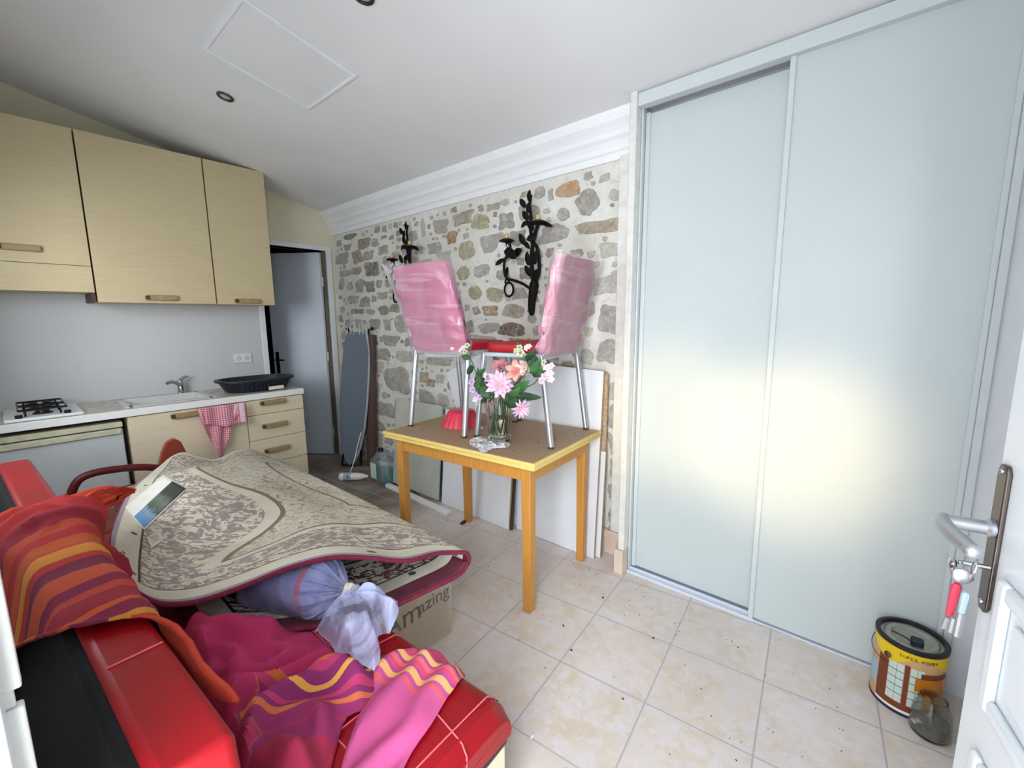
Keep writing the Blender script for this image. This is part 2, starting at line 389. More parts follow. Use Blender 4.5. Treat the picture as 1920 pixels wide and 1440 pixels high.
def m_gingham():
    t = NT('red_gingham_cotton'); uv = t.co('UV'); s = t.sep(uv)
    def sq(q): return t.math('LESS_THAN', t.math('FRACT', t.math('MULTIPLY', q, 62)), .5)
    a = sq(s[0]); b = sq(s[1]); f = t.math('MULTIPLY', t.math('ADD', a, b), .5)
    col = t.mix(f, '#EDC0C8', '#BE4C66')
    band = t.math('MULTIPLY', t.math('GREATER_THAN', s[0], .235), t.math('LESS_THAN', s[0], .275)); col = t.mix(band, col, t.mix(b, '#E9CDD8', '#D7A6BA'))
    col = t.mix(t.math('GREATER_THAN', s[0], .285), col, '#C04A5C')
    t.set(Base_Color=col, Roughness=.9); return t.mat
M['gingham'] = m_gingham()
M['red_leather'] = pm('red_leatherette', '#960A16', .36, var=.05, scale=10, bump=.12, bscale=260, bdist=.001)
M['navy'] = pm('dark_leatherette', '#141A24', .4, var=.05, bump=.1, bscale=200)
M['black_fabric'] = pm('black_fabric', '#0B0D0E', .95, var=.1, scale=200, bump=.3, bscale=400)
M['stitch'] = pm('pale_red_stitching', '#E0606A', .5, var=0)
M['cream_board'] = pm('cream_board', '#DAD2B6', .7, var=.04)
M['card'] = pm('beige_cardboard', '#CDB99C', .8, var=.05, scale=6)
M['card_ink'] = pm('brown_print', '#6E5648', .8, var=.1, scale=40)
M['red_seat'] = pm('red_vinyl_seat', '#B01220', .5, var=.08, scale=60, bump=.2, bscale=200)
M['grey_rail'] = pm('grey_enamel_tube', '#B9C2C6', .35, .3, var=0)
M['velvet'] = pm('rust_brown_velvet', '#8C3410', .9, var=.1, sheen=.4)
M['oxblood'] = pm('oxblood_tube', '#5A0E12', .45, var=.1)
M['grey_ironing'] = pm('grey_ironing_cloth', '#68727F', .8, var=.04, scale=60)
M['silver_edge'] = pm('silver_coated_cloth', '#AEB8C4', .5, .2, var=.04)
M['board'] = pm('white_melamine', '#E2E5EA', .4, var=.015)
M['board_edge'] = pm('chipboard_edge', '#B9A184', .8, var=.15, scale=60)
M['glass_panel'] = pm('greenish_frosted_panel', '#B9BDB2', .25, var=.08, scale=3)
M['iron'] = pm('rusty_black_iron', '#15100E', .7, .5, var=.2, scale=60, bump=.5, bscale=80)
M['candle'] = pm('ivory_candle', '#D9BE7C', .5, var=.1, scale=40)
M['brass'] = pm('old_brass', '#A07A3A', .4, .8, var=.1)
M['bowl_red'] = pm('red_moulded_plastic', '#D83A52', .3, var=.04)
M['leaf'] = pm('green_leaf', '#3E6B3C', .55, var=.25, scale=20)
M['leaf_dk'] = pm('dark_green_leaf', '#2A4A2E', .6, var=.2, scale=20)
M['stem'] = pm('green_stem', '#4A6238', .6, var=.15, scale=20)
M['yellow_can'] = pm('yellow_label', '#E8C80C', .35, var=.03)
M['brown_can'] = pm('brown_label', '#7A3A20', .4, var=.04)
M['tan_can'] = pm('tan_label', '#D3A878', .4, var=.05)
M['pale_can'] = pm('pale_green_label', '#C8DCD2', .35, var=.02)
M['amber_can'] = pm('amber_label', '#C07418', .35, var=.06)
M['dark_rim'] = pm('dark_tin_rim', '#3A3438', .35, .7, var=.1)
M['tin_lid'] = pm('grey_tin_lid', '#A7AA9C', .35, .6, var=.08, scale=12)
M['navy_ink'] = pm('navy_print', '#241C3C', .5, var=0)
M['crumb'] = pm('dark_crumbs', '#4A3C34', .9, var=.3, scale=60)
M['pale_crumb'] = pm('white_paint_flakes', '#E4E2DC', .9, var=.05)
M['paper'] = pm('off_white_paper', '#EEECE2', .8, var=.03)
M['red_tag'] = pm('red_key_tag', '#E0405A', .4, var=0)
M['blue_tag'] = pm('blue_key_tag', '#A6BAC6', .4, var=0)

def flower_mat(name, inner, outer, rough=.6):
    t = NT(name); s = t.sep(t.co('UV'))
    t.set(Base_Color=t.ramp(s[1], [(0.05, inner), (.55, outer)]), Roughness=rough, Subsurface_Weight=.1, Subsurface_Radius=(.01, .006, .006)); return t.mat
M['fl_pink'] = flower_mat('pale_pink_petal', '#F0B8C0', '#F0C6E0'); M['fl_coral'] = flower_mat('coral_petal', '#D98078', '#F2A694')
M['fl_white'] = flower_mat('white_petal', '#F0D6C8', '#F0E0DC'); M['fl_rose'] = flower_mat('dusty_rose_petal', '#B05A5E', '#D38C92')
M['fl_lilac'] = flower_mat('lilac_petal', '#B88AC0', '#D8BCE4'); M['fl_green'] = flower_mat('green_white_petal', '#7A9A58', '#D6D8B4')

def film(name, col, mixw=.5, rough=.12, bs=9, stretch=(1, 1, 1), strength=.7):
    """thin clear plastic film: partly see-through, glossy, wrinkled"""
    t = NT(name); c = t.co('Object', stretch); t.set(Base_Color=srgb(col), Roughness=rough)
    tr = t.new('ShaderNodeBsdfTransparent'); mx = t.new('ShaderNodeMixShader'); fr = t.new('ShaderNodeFresnel'); fr.inputs['IOR'].default_value = 1.5
    n = t.noise(c, bs, 4, .6, 1.5)
    f = t.math('ADD', t.math('MULTIPLY', t.ramp(n, [(.4, .2), (.62, 1.0)]), mixw), t.math('MULTIPLY', fr.outputs[0], .6), clamp=True)
    t.put(mx.inputs[0], f); t.t.links.new(tr.outputs[0], mx.inputs[1]); t.t.links.new(t.b.outputs[0], mx.inputs[2]); t.t.links.new(mx.outputs[0], t.out.inputs[0])
    t.bump(t.noise(c, bs*1.3, 3, .5, 1.2), strength, .02); return t.mat
M['film'] = film('clear_plastic_film', '#F2F0F6', .13, .08, 5, (1, 1, .6), .5)
M['bag_film'] = film('lilac_tinted_plastic', '#C8CEFA', .42, .10, 4, (1, 1, 1), .35)
M['bag_tail'] = film('lilac_plastic_tail', '#CDD3FB', .85, .16, 4, (1, 1, 1), .35)
M['tissue'] = film('white_plastic_scrap', '#F4F4F2', 1.0, .35, 30, (1, 1, 1), .25)
def m_glass(name, col, rough=.02):
    t = NT(name); t.set(Base_Color=srgb(col), Roughness=rough, Transmission_Weight=1.0, IOR=1.45)
    return t.mat
M['glass'] = m_glass('clear_glass', '#F2F6F2'); M['grey_glass'] = m_glass('greyish_glass', '#DCDED6', .06)
M['can_clear'] = film('milky_plastic', '#C6D4D8', .35, .3, 5); M['teal'] = pm('teal_liquid', '#2C7C7E', .2, var=.03)
def m_pink(name, col):
    t = NT(name); c = t.co('Object', (1, 1, 1), (.5, .9, 0)); w = t.noise(t.co('Object', (1.0, 1.0, 6), (0, .75, .2)), 1.8, 3, .5, .8)
    t.set(Base_Color=t.mix(t.ramp(w, [(.56, 0.0), (.60, .40), (.64, .08), (.70, .5)]), srgb(col), '#F0D8DE'), Roughness=.55, Coat_Weight=.7, Coat_Roughness=.10)  # pale streaks in the colour stand in for highlights on the film
    t.bump(t.noise(t.co('Object', (1, 1, 4), (0, .7, .2)), 2.0, 2, .5, .6), .7, .04); return t.mat
M['pink_wrap'] = m_pink('film_wrapped_pink_cloth', '#CB7C98'); M['pink_wrap2'] = m_pink('film_wrapped_pale_pink_cloth', '#D593A4')
def m_photo():
    t = NT('printed_leaflet'); uv = t.co('UV'); s = t.sep(uv); n = t.noise(uv, 6, 5, .7)
    pic = t.ramp(t.math('ADD', s[0], t.math('MULTIPLY', t.math('SUBTRACT', n, .5), .5)), [(.05, '#5F93C4'), (.28, '#86A6BE'), (.34, '#4E5A50'), (.6, '#6E7A70'), (.72, '#3A403A')])
    t.set(Base_Color=pic, Roughness=.5); return t.mat
M['photo'] = m_photo()

# ---------------------------------------------------------------- the room
structure('floor', bx(-2.2, 5.2, -4.2, .25, -.1, 0), M['floor'], smooth=False)
def slab(x0, x1, y0, y1, th=.1):
    m = MB(); a = [(x0, y0), (x1, y0), (x1, y1), (x0, y1)]
    return m.hexa([(x, y, ceil_z(y)) for x, y in a], [(x, y, ceil_z(y)+th) for x, y in a])
structure('ceiling', slab(-.12, 4.80, -2.78, .12), M['ceiling'], smooth=False)

# kitchen wall with the inner doorway (x = 0)
m = MB(); YJ0, YJ1, ZH = -.70, -.085, 2.10
def pris_x(mb, x0, x1, y0, y1, z0): # wall slice up to the sloping ceiling
    mb.hexa([(x0, y0, z0), (x1, y0, z0), (x1, y1, z0), (x0, y1, z0)], [(x0, y0, ceil_z(y0)+.05), (x1, y0, ceil_z(y0)+.05), (x1, y1, ceil_z(y1)+.05), (x0, y1, ceil_z(y1)+.05)])
pris_x(m, -.12, 0, -2.78, YJ0, 0); pris_x(m, -.12, 0, YJ0, YJ1, ZH); pris_x(m, -.12, 0, YJ1, .12, 0)
structure('wall_left', m, M['cream_wall'], smooth=False)
# stone wall (y = 0) with its stones
structure('wall_niche', bx(3.29, 4.8, .002, .12, 0, 2.45), M['white_wall'], smooth=False)
m = bx(0, 3.29, 0, .12, 0, 2.45); wall_stone = structure('wall_back', m, M['mortar'], smooth=False)
# plain plastered strip next to the sliding doors
structure('trim_1', bx(3.155, 3.285, -.022, .0, .145, 2.27), M['cream_frame'], bevel=.003)
structure('trim_2', bx(3.283, 3.318, -.175, .0, .135, 2.485), M['cream_frame'], bevel=.004)
structure('baseboard_back', MB().box(3.10, 3.285, -.035, 0, 0, .145).box(3.270, 3.322, -.195, -.13, 0, .14), pm('beige_skirting_tile', '#D6C2B0', .4, var=.05, scale=12), bevel=.003)
structure('wall_right', (lambda q: (pris_x(q, 4.68, 4.80, -2.78, .12, 0), q)[1])(MB()), M['white_wall'], smooth=False)
m = MB(); m.box(-.0, 1.05, -2.76, -2.62, 0, 3.0); m.box(2.45, 3.66, -2.76, -2.62, 0, 3.0); m.box(1.05, 2.45, -2.76, -2.62, 0, 1.05); m.box(1.05, 2.45, -2.76, -2.62, 2.15, 3.0); m.box(3.66, 4.68, -2.76, -2.62, 2.35, 3.0)
structure('wall_front', m, M['white_wall'], smooth=False)
m = MB(); m.box(1.05, 1.09, -2.72, -2.66, 1.05, 2.15); m.box(2.41, 2.45, -2.72, -2.66, 1.05, 2.15); m.box(1.09, 2.41, -2.72, -2.66, 1.05, 1.09); m.box(1.09, 2.41, -2.72, -2.66, 2.11, 2.15); m.box(1.73, 1.77, -2.72, -2.66, 1.09, 2.11)
structure('added_window', m, M['white_paint'], bevel=.003)  # window added to the unseen front wall to let the kitchen fill light in
# cornice on top of the stone wall
prof = [(0, 2.255), (-.014, 2.255), (-.018, 2.290), (-.028, 2.300), (-.032, 2.325), (-.042, 2.345), (-.058, 2.362), (-.064, 2.385), (-.076, 2.402), (-.096, 2.425), (-.104, 2.455), (-.108, 2.50), (0, 2.50)]
structure('trim_3', MB().prism([(0, y, z) for y, z in prof], (0.0, 0, 0), (3.283, 0, 0)), M['cornice'], smooth=False)
# stones, each one where the photo shows it
G1, G2, G3, B1, B2, O1, O2, D1, Y1 = '#8F8C85', '#A19E97', '#B7B4AC', '#8D7E6B', '#9C8F7C', '#B98E5C', '#9A7648', '#5F4526', '#A39C78'
ST = []
def S(f, ox, oy, lst):
    for (x, y, w, h, c) in lst: ST.append((ox+x/f, oy+y/f, w/f, h/f, c))
S(3.2, 600, 300, [(1230,205,45,35,Y1),(1320,195,60,70,G2),(1385,210,30,70,G2),(1490,175,150,95,O1),(1605,255,130,150,G1),(1110,255,50,40,G3),(1040,280,80,40,G2),(965,290,30,40,G1),
 (805,300,35,35,B1),(855,350,120,80,B2),(960,370,100,90,Y1),(725,400,90,90,G2),(620,410,25,110,G3),(345,415,30,45,G1),(385,463,35,22,G1),(180,460,75,32,'#5E6A66'),(265,500,75,65,B1),(115,500,30,40,G2),
 (165,525,40,40,G1),(330,495,40,50,G2),(430,465,25,25,G1),(470,440,26,32,G1),(1120,365,90,100,G1),(1215,320,40,90,G2),(1460,325,70,75,G2),(1400,440,170,110,G2),(1680,400,290,80,B2),(790,465,60,75,O2),
 (880,540,90,110,Y1),(1020,500,120,110,G2),(690,530,80,70,G2),(745,585,80,70,G3),(595,540,50,50,G2),(560,455,50,60,G3),(135,590,75,70,G2),(225,580,60,78,B1),(290,575,60,55,G2),(380,540,60,55,G2),
 (155,680,80,38,G2),(220,665,60,45,G1),(312,655,88,88,'#6F695E'),(400,620,50,90,G2),(860,680,70,80,Y1),(970,665,90,75,G2),(1100,690,80,70,G2),(1230,680,60,70,B1),(1540,560,80,50,B2),(1640,630,80,45,G3),(1740,540,130,90,G3),
 (130,745,30,70,G2),(180,755,35,50,G2),(240,755,50,80,G1),(300,760,60,72,B1),(355,745,35,50,G2),(410,740,40,50,G2),(930,795,75,85,Y1),(1050,810,100,90,Y1),(1200,800,80,70,G2),(200,838,65,50,G2),(272,850,60,65,G1),
 (325,832,28,40,G1),(375,815,60,45,G2),(225,908,75,30,'#77756E'),(305,910,50,35,G2),(382,902,60,55,B1),(448,890,60,50,G1),(515,885,35,42,B2),(938,903,40,50,B2),(1022,905,92,62,O2),(1160,905,125,80,B2),(1595,900,110,90,B2),
 (1700,755,190,110,G3),(330,985,65,65,G1),(405,990,40,70,G2),(495,980,98,110,G2),(900,1000,40,80,G1),(1010,1008,120,62,G2),(1148,1015,152,80,D1),(1735,955,130,170,G2),(320,1080,55,62,B1),(425,1083,95,65,G1),(372,1075,30,35,G2),
 (540,1090,60,60,G1),(970,1075,160,48,G2),(1180,1088,100,40,Y1),(1730,1150,130,140,G2),(1610,1030,50,60,'#C6BFA8'),(378,1168,80,65,G2),(520,1180,130,65,G3),(720,1195,160,62,G2),(342,1240,50,50,G3),(1600,1180,80,90,G3),(1660,1290,110,60,B2),
 (640,620,70,50,G3),(1300,700,60,50,G2),(1340,900,50,60,G3),(1420,620,60,50,G3),(1310,560,50,60,G2),(1780,700,70,70,G3)])
S(4, 480, 560, [(1060,610,190,190,G2),(1262,590,70,85,Y1),(1312,632,60,60,O2),(1280,780,120,180,G2),(972,830,140,110,G2),(1085,825,96,125,G2),(900,680,60,130,G2),(915,512,90,85,G3),(912,950,100,90,G1),(902,1060,90,110,G2),
 (1000,1060,60,70,G2),(1120,430,140,80,G3),(1370,470,160,65,G2),(955,415,100,78,G1),(1210,960,120,80,G2),(1400,760,90,90,G3),(1380,600,60,70,G3),(1120,970,90,70,G3)])
ST += [(1152, 835, 20, 42, G2), (1153, 880, 18, 38, G2), (1150, 925, 18, 34, G1), (1149, 965, 16, 30, G2), (1147, 998, 18, 22, G2), (1150, 780, 18, 46, G2), (1152, 735, 20, 36, G3)]
rnd = random.Random(7)
sm = MB(); scol = []; boxes = []
def stone(cx, cz, w, h, col):
    n = 30; rad = []; p = rnd.uniform(3.2, 7); k0 = rnd.choice([3, 4, 4, 5]); ph = rnd.uniform(0, 6.28); tw = rnd.uniform(-.18, .18); sk = rnd.uniform(-.2, .2); tp = rnd.uniform(-.22, .22); sd = rnd.uniform(0, 99)
    for k in range(n):
        a = 2*math.pi*k/n; c_, s_ = math.cos(a), math.sin(a); r = 1/((abs(c_)**p+abs(s_)**p)**(1/p))
        r *= 1+.10*math.cos(k0*a+ph)+.16*noise.noise(Vector((c_*2.2, s_*2.2, sd)))+.07*noise.noise(Vector((c_*7, s_*7, sd)))
        x, z = c_*r, s_*r; x += sk*z; x *= 1+tp*z; x, z = x*math.cos(tw)-z*math.sin(tw)*h/w, z*math.cos(tw)+x*math.sin(tw)*min(1, w/h)*.5
        rad.append((x*w*.485, z*h*.485))
    vs = [(cx, -.006, cz)]; fs = []
    for q, yy in ((.6, -.006), (.94, -.004), (1.0, .003)):
        for x, z in rad: vs.append((cx+x*q+rnd.uniform(-.0015, .0015), yy-rnd.uniform(0, .003) if yy < 0 else yy, cz+z*q))
    for k in range(n): fs.append((0, 1+(k+1) % n, 1+k))
    for l in range(2):
        for k in range(n):
            a = 1+l*n+k; b = 1+l*n+(k+1) % n; fs.append((a, b, b+n, a+n))
    sm.add(vs, fs); scol.extend([col]*len(vs)); boxes.append((cx, cz, w/2, h/2))
for (u, v, w, h, c) in ST:
    p = at(u, v, 'y', 0); pl = at(u-w/2, v, 'y', 0); pr = at(u+w/2, v, 'y', 0); pt = at(u, v-h/2, 'y', 0); pb = at(u, v+h/2, 'y', 0)
    stone(p.x, p.z, (pr.x-pl.x)*1.04, (pt.z-pb.z)*1.02, c)
for i_ in range(9000): # smaller stones between, and the part hidden by the things leaning on the wall
    w = rnd.uniform(.05, .16) if i_ < 2500 else rnd.uniform(.022, .07); h = w*rnd.uniform(.6, 1.0); x = rnd.uniform(.06, 3.14); z = rnd.uniform(.06, 2.22)
    if x+w/2 > 3.15 or z+h/2 > 2.24: continue
    if all(abs(x-b[0]) > w/2+b[2]+.012 or abs(z-b[1]) > h/2+b[3]+.010 for b in boxes): stone(x, z, w, h, rnd.choice([G1, G2, G3, B2, G2, G3, '#B5AD9C']))
so_ = ob('wall_stones', sm, M['stone'], wall_stone)
ca = so_.data.color_attributes.new('stone_colour', 'FLOAT_COLOR', 'POINT')
for i, c in enumerate(scol): ca.data[i].color = srgb(c)

# room behind the inner door
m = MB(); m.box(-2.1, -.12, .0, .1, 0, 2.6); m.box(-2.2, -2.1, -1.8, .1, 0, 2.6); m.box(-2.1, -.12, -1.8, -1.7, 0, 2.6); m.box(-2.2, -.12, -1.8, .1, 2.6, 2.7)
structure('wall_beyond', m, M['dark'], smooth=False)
# inner doorway frame
m = MB(); fx = .02
m.box(-.13, fx, YJ0-.045, YJ0, 0, ZH+.045); m.box(-.13, fx, YJ1, YJ1+.05, 0, ZH+.045); m.box(-.13, fx, YJ0, YJ1, ZH, ZH+.045)
structure('trim_4', m, M['white_paint'], bevel=.004)
dn = thing('door_1', None, None, (-.05, -.10, 0), 0); dn['kind'] = 'structure'
ang = math.atan2(-.36, -.48); Rm = Matrix.Translation((-.045, -.098, 0)) @ Matrix.Rotation(ang, 4, 'Z')
m = MB(); m.m = Rm; m.box(.022, .585, -.02, .02, .012, ZH-.01); ob('door_leaf', m, M['door_blue'], dn, bevel=.003)
m = MB(); m.m = Rm
for z in (.25, 1.05, 1.80): m.lathe((.0, .024, z-.045), [(.007, 0), (.007, .09)], 8)
ob('hinge', m, M['white_paint'], dn)
m = MB(); m.m = Rm; m.box(.522, .556, .02, .03, .88, 1.10); ob('handle_plate', m, M['black_metal'], dn, bevel=.004)
m = MB(); m.m = Rm; m.tube([(.539, .025, 1.02), (.539, .065, 1.02), (.48, .07, 1.02), (.445, .07, 1.018)], .009, 8); ob('door_handle', m, M['black_metal'], dn)

# ---------------------------------------------------------------- sliding door wardrobe
w = thing('sliding_wardrobe', 'tall white wardrobe closed by two sliding doors, right of the stone wall', 'wardrobe', (3.95, -.10, 0))
XL, XM, XR, YD = 3.330, 3.945, 4.565, -.135
ob('top_fascia', bx(XL-.012, XR+.08, YD-.03, -.115, 2.415, 2.474), M['alu'], w, bevel=.003)
m = MB(); m.box(XL+.01, XM+.02, -.085, -.062, .022, 2.40); d = ob('sliding_door', m, M['ward'], w, label='narrower left door, set back on the rear track')
m = MB(); m.box(XL, XL+.022, -.095, -.05, .02, 2.405); m.box(XM+.0, XM+.03, -.095, -.05, .02, 2.405); ob('door_stile', m, M['alu'], d, bevel=.003)
m = MB(); m.box(XM+.006, XR, YD+.002, YD+.022, .014, 2.418); d = ob('sliding_door', m, M['ward'], w, label='front right door')
m = MB(); m.box(XM-.006, XM+.016, YD-.008, YD+.03, .012, 2.418); m.box(XR-.006, XR+.012, YD-.010, YD+.03, .012, 2.418); ob('door_stile', m, M['alu'], d, bevel=.003)
m = MB(); m.box(XL-.005, XR+.04, YD-.005, .0, 0, .006); m.box(XL-.005, XR+.02, -.105, -.100, 0, .016); m.box(XL-.005, XM+.02, -.145, -.140, 0, .013); ob('floor_track', m, M['track'], w)
ob('side_panel', bx(XR+.012, XR+.035, YD-.02, .0, 0, 2.42), M['alu'], w, bevel=.003)
ob('side_panel', bx(XL-.010, XL-.002, -.12, .0, 0, 2.42), M['alu'], w)
structure('trim_5', bx(XR+.036, 4.68, -.11, -.0, 0, 2.47), M['white_wall'], smooth=False)

# ---------------------------------------------------------------- ceiling details
def on_ceiling(x, y, dz=0): return Vector((x, y, ceil_z(y)+dz))
TILT = Matrix.Rotation(-math.atan(.215), 4, 'X')
h = thing('ceiling_hatch', 'square white access hatch with a thin raised rim in the ceiling', 'hatch', tuple(on_ceiling(1.88, -1.2)))
m = MB(); m.m = Matrix.Translation(on_ceiling(1.88, -1.20)) @ TILT
m.box(-.25, .25, -.25, .25, -.006, 0); ob('hatch_panel', m, M['ceiling'], h)
m = MB(); m.m = Matrix.Translation(on_ceiling(1.88, -1.20)) @ TILT
for a in ((-.265, -.25, -.265, .265), (.25, .265, -.265, .265), (-.25, .25, -.265, -.25), (-.25, .25, .25, .265)): m.box(*a, -.011, 0)
ob('hatch_rim', m, M['cornice'], h, bevel=.002)
def spot(x, y, label):
    t = thing('recessed_spotlight', label, 'ceiling light', tuple(on_ceiling(x, y)), group='recessed ceiling spotlights')
    def mm():
        q = MB(); q.m = Matrix.Translation(on_ceiling(x, y)) @ TILT; return q
    ob('trim_ring', mm().lathe((0, 0, 0), [(.045, 0), (.043, -.007), (.032, -.009), (.030, -.003), (.030, 0)], 32, cap=False), M['nickel'], t)
    ob('bulb', mm().lathe((0, 0, 0), [(.030, -.001), (.024, -.004), (.012, -.008), (.001, -.010)], 24), M['glass_panel'], t)
spot(1.252, -1.26, 'small round unlit spotlight in the ceiling nearest the kitchen cupboards')
spot(2.61, -1.175, 'round unlit spotlight beyond the hatch, cut by the top of the picture')

# ---------------------------------------------------------------- kitchen
structure('wall_splashback', bx(0, .012, -2.5, YJ0-.045, .80, 1.70), M['splash'], smooth=False)
def handle(parent, x, y, z, l=.17):
    hd = ob('handle', bx(x, x+.026, y-l/2-.01, y+l/2+.01, z-.018, z+.018), M['oak_handle'], parent, bevel=.006)
    ob('handle_insert', bx(x+.004, x+.0275, y-l/2-.012, y-l/2+.012, z-.013, z+.013), M['hole'], hd, bevel=.002)
    return hd
XU = .33; UT = 2.615
def upper(y0, y1, z0, z1, label, hy, hz, hood=False):
    t = thing('wall_cabinet', label, 'cupboard', (0.17, (y0+y1)/2, z0), group='light oak wall cupboards')
    ob('carcass', bx(.002, XU-.002, y0+.002, y1-.002, z0, z1), M['oak'], t)
    zb = z0+.165 if hood else z0
    d = ob('door', bx(XU, XU+.02, y0+.002, y1-.002, zb+(.003 if hood else 0), z1), M['oak'], t, bevel=.0015)
    handle(d, XU+.02, hy, hz, .16)
    if hood: ob('hood_panel', bx(XU, XU+.02, y0+.002, y1-.002, z0, zb), M['oak'], t, bevel=.0015)
upper(-2.46, -1.845, 1.612, UT, 'light oak wall cupboard with a pull-out hood panel, cut by the left edge', -2.15, 1.862, True)
upper(-1.840, -1.163, 1.55, UT, 'wide middle light oak wall cupboard over the sink', -1.50, 1.587)
upper(-1.158, -.735, 1.55, UT, 'narrow light oak wall cupboard nearest the inner door', -.945, 1.578)
structure('trim_8', bx(.02, XU+.018, -1.865, -1.846, 1.552, 1.611), M['hole'], smooth=False)
wt = thing('kitchen_worktop', 'speckled worktop with white front edge along the tiled kitchen wall', 'worktop', (.3, -1.55, .806))
m = MB(); SX0, SX1, SY0, SY1 = .12, .50, -1.78, -1.30
m.box(.012, .60, -2.48, SY0, .808, .852); m.box(.012, .60, SY1, -.672, .808, .852); m.box(.012, SX0, SY0, SY1, .808, .852); m.box(SX1, .60, SY0, SY1, .808, .852)
ob('top', m, M['worktop'], wt)
ob('front_edge', bx(.60, .612, -2.48, -.668, .806, .853), M['white_edge'], wt, bevel=.002)
sk = thing('kitchen_sink', 'pale inset sink with drainer beside the chrome tap', 'sink', (.31, -1.54, .70))
m = MB()
m.box(SX0-.02, SX1+.03, SY0-.02, SY0+.02, .852, .858); m.box(SX0-.02, SX1+.03, SY1-.02, SY1+.02, .852, .858); m.box(SX0-.02, SX0+.02, SY0, SY1, .852, .858); m.box(SX1-.02, SX1+.03, SY0, SY1, .852, .858)
ob('rim', m, M['sink'], sk, bevel=.002)
m = MB(); a = (SX0+.02, SX1-.02, SY0+.02, SY1-.02); b = (SX0+.05, SX1-.05, SY0+.05, SY1-.05)
ta = [(a[0], a[2], .854), (a[1], a[2], .854), (a[1], a[3], .854), (a[0], a[3], .854)]; tb = [(b[0], b[2], .715), (b[1], b[2], .715), (b[1], b[3], .715), (b[0], b[3], .715)]
m.add(ta+tb, [(0, 1, 5, 4), (1, 2, 6, 5), (2, 3, 7, 6), (3, 0, 4, 7), (4, 5, 6, 7)]); ob('basin', m, M['sink'], sk, smooth=False)
fc = thing('mixer_tap', 'chrome single-lever mixer tap at the back of the sink', 'tap', (.085, -1.40, .852))
ob('tap_body', MB().lathe((.085, -1.40, .852), [(.028, 0), (.028, .008), (.022, .014), (.021, .085), (.016, .10), (0.001, .103)], 24), M['chrome'], fc)
ob('spout', MB().tube([(.085, -1.40, .915), (.12, -1.43, .945), (.165, -1.475, .962), (.19, -1.50, .955)], [.017, .016, .014, .013], 12), M['chrome'], fc)
ob('lever', MB().tube([(.085, -1.40, .955), (.08, -1.375, .975), (.075, -1.34, .985)], [.016, .012, .008], 10), M['chrome'], fc)
hb = thing('gas_hob', 'white two-burner camping gas hob with black pan supports on the worktop', 'hob', (.33, -2.16, .852))
ob('base_plate', bx(.10, .585, -2.33, -2.00, .852, .872), M['white_paint'], hb, bevel=.008)
for k, (x, y) in enumerate(((.23, -2.17), (.44, -2.17))):
    b = ob('burner', MB().lathe((x, y, .872), [(.045, 0), (.045, .006), (.034, .010), (.030, .020), (.022, .024), (.001, .025)], 24), M['black_enamel'], hb)
    m = MB()
    for q in range(4):
        a = math.pi/4+q*math.pi/2; m.tube([(x+.02*math.cos(a), y+.02*math.sin(a), .912), (x+.10*math.cos(a), y+.10*math.sin(a), .912), (x+.105*math.cos(a), y+.105*math.sin(a), .872)], .0055, 6)
    m.tube([(x-.1, y-.1, .912), (x+.1, y-.1, .912), (x+.1, y+.1, .912), (x-.1, y+.1, .912)], .006, 6, closed=True)
    ob('pan_support', m, M['black_enamel'], hb)
for y in (-2.27, -2.07): ob('knob', MB().lathe((.552, y, .872), [(.016, 0), (.015, .018), (.001, .019)], 16), M['black_enamel'], hb)
# undercounter units
fr = thing('fridge', 'small white fridge with yellowed top trim under the worktop by the sofa', 'fridge', (.3, -2.12, 0))
ob('cabinet', bx(.02, .53, -2.40, -1.835, .02, .775), M['fridge'], fr, bevel=.006)
ob('door', bx(.535, .585, -2.40, -1.835, .06, .735), M['fridge'], fr, bevel=.01)
ob('top_trim', MB().box(.50, .587, -2.402, -1.833, .742, .778).box(.585, .600, -2.39, -1.845, .700, .733), M['fridge_trim'], fr, bevel=.005)
bc = thing('base_cabinet', 'pale oak sink cupboard with a tea towel on its handle', 'cupboard', (.3, -1.46, 0))
ob('carcass', MB().box(.02, .578, -1.808, -1.790, .10, .806).box(.02, .578, -1.128, -1.113, .10, .806).box(.02, .578, -1.79, -1.128, .10, .118).box(.02, .035, -1.79, -1.128, .10, .806), M['oak_low'], bc)
ob('plinth', bx(.05, .53, -1.808, -1.113, 0, .10), M['oak_low'], bc)
d = ob('door', bx(.580, .598, -1.806, -1.114, .105, .800), M['oak_low'], bc, bevel=.0015); handle(d, .598, -1.49, .767, .16)
dc = thing('drawer_cabinet', 'pale oak drawer unit at the end of the worktop beside the inner door', 'drawers', (.3, -.89, 0))
ob('carcass', bx(.02, .578, -1.109, -.676, .10, .806), M['oak_low'], dc)
ob('plinth', bx(.05, .53, -1.109, -.676, 0, .10), M['oak_low'], dc)
for k, (z0, z1) in enumerate(((.683, .800), (.480, .679), (.277, .476), (.105, .273))):
    d = ob('drawer', bx(.580, .598, -1.109, -.676, z0, z1), M['oak_low'], dc, bevel=.0015); handle(d, .598, -.915, z1-(.035 if k else .028)-.06*(k > 0), .17)
sk_ = thing('wall_socket', 'white double wall socket on the splashback near the inner door', 'socket', (.012, -.91, 1.06))
ob('plate', bx(.012, .022, -.985, -.845, 1.055, 1.135), M['socket'], sk_, bevel=.003)
for y in (-.948, -.882): ob('socket_well', MB().lathe((.0225, y, 1.095), [(.021, 0), (.019, .002), (.017, -.004), (.001, -.005)], 20, (1, 0, 0)), M['sink'], sk_)

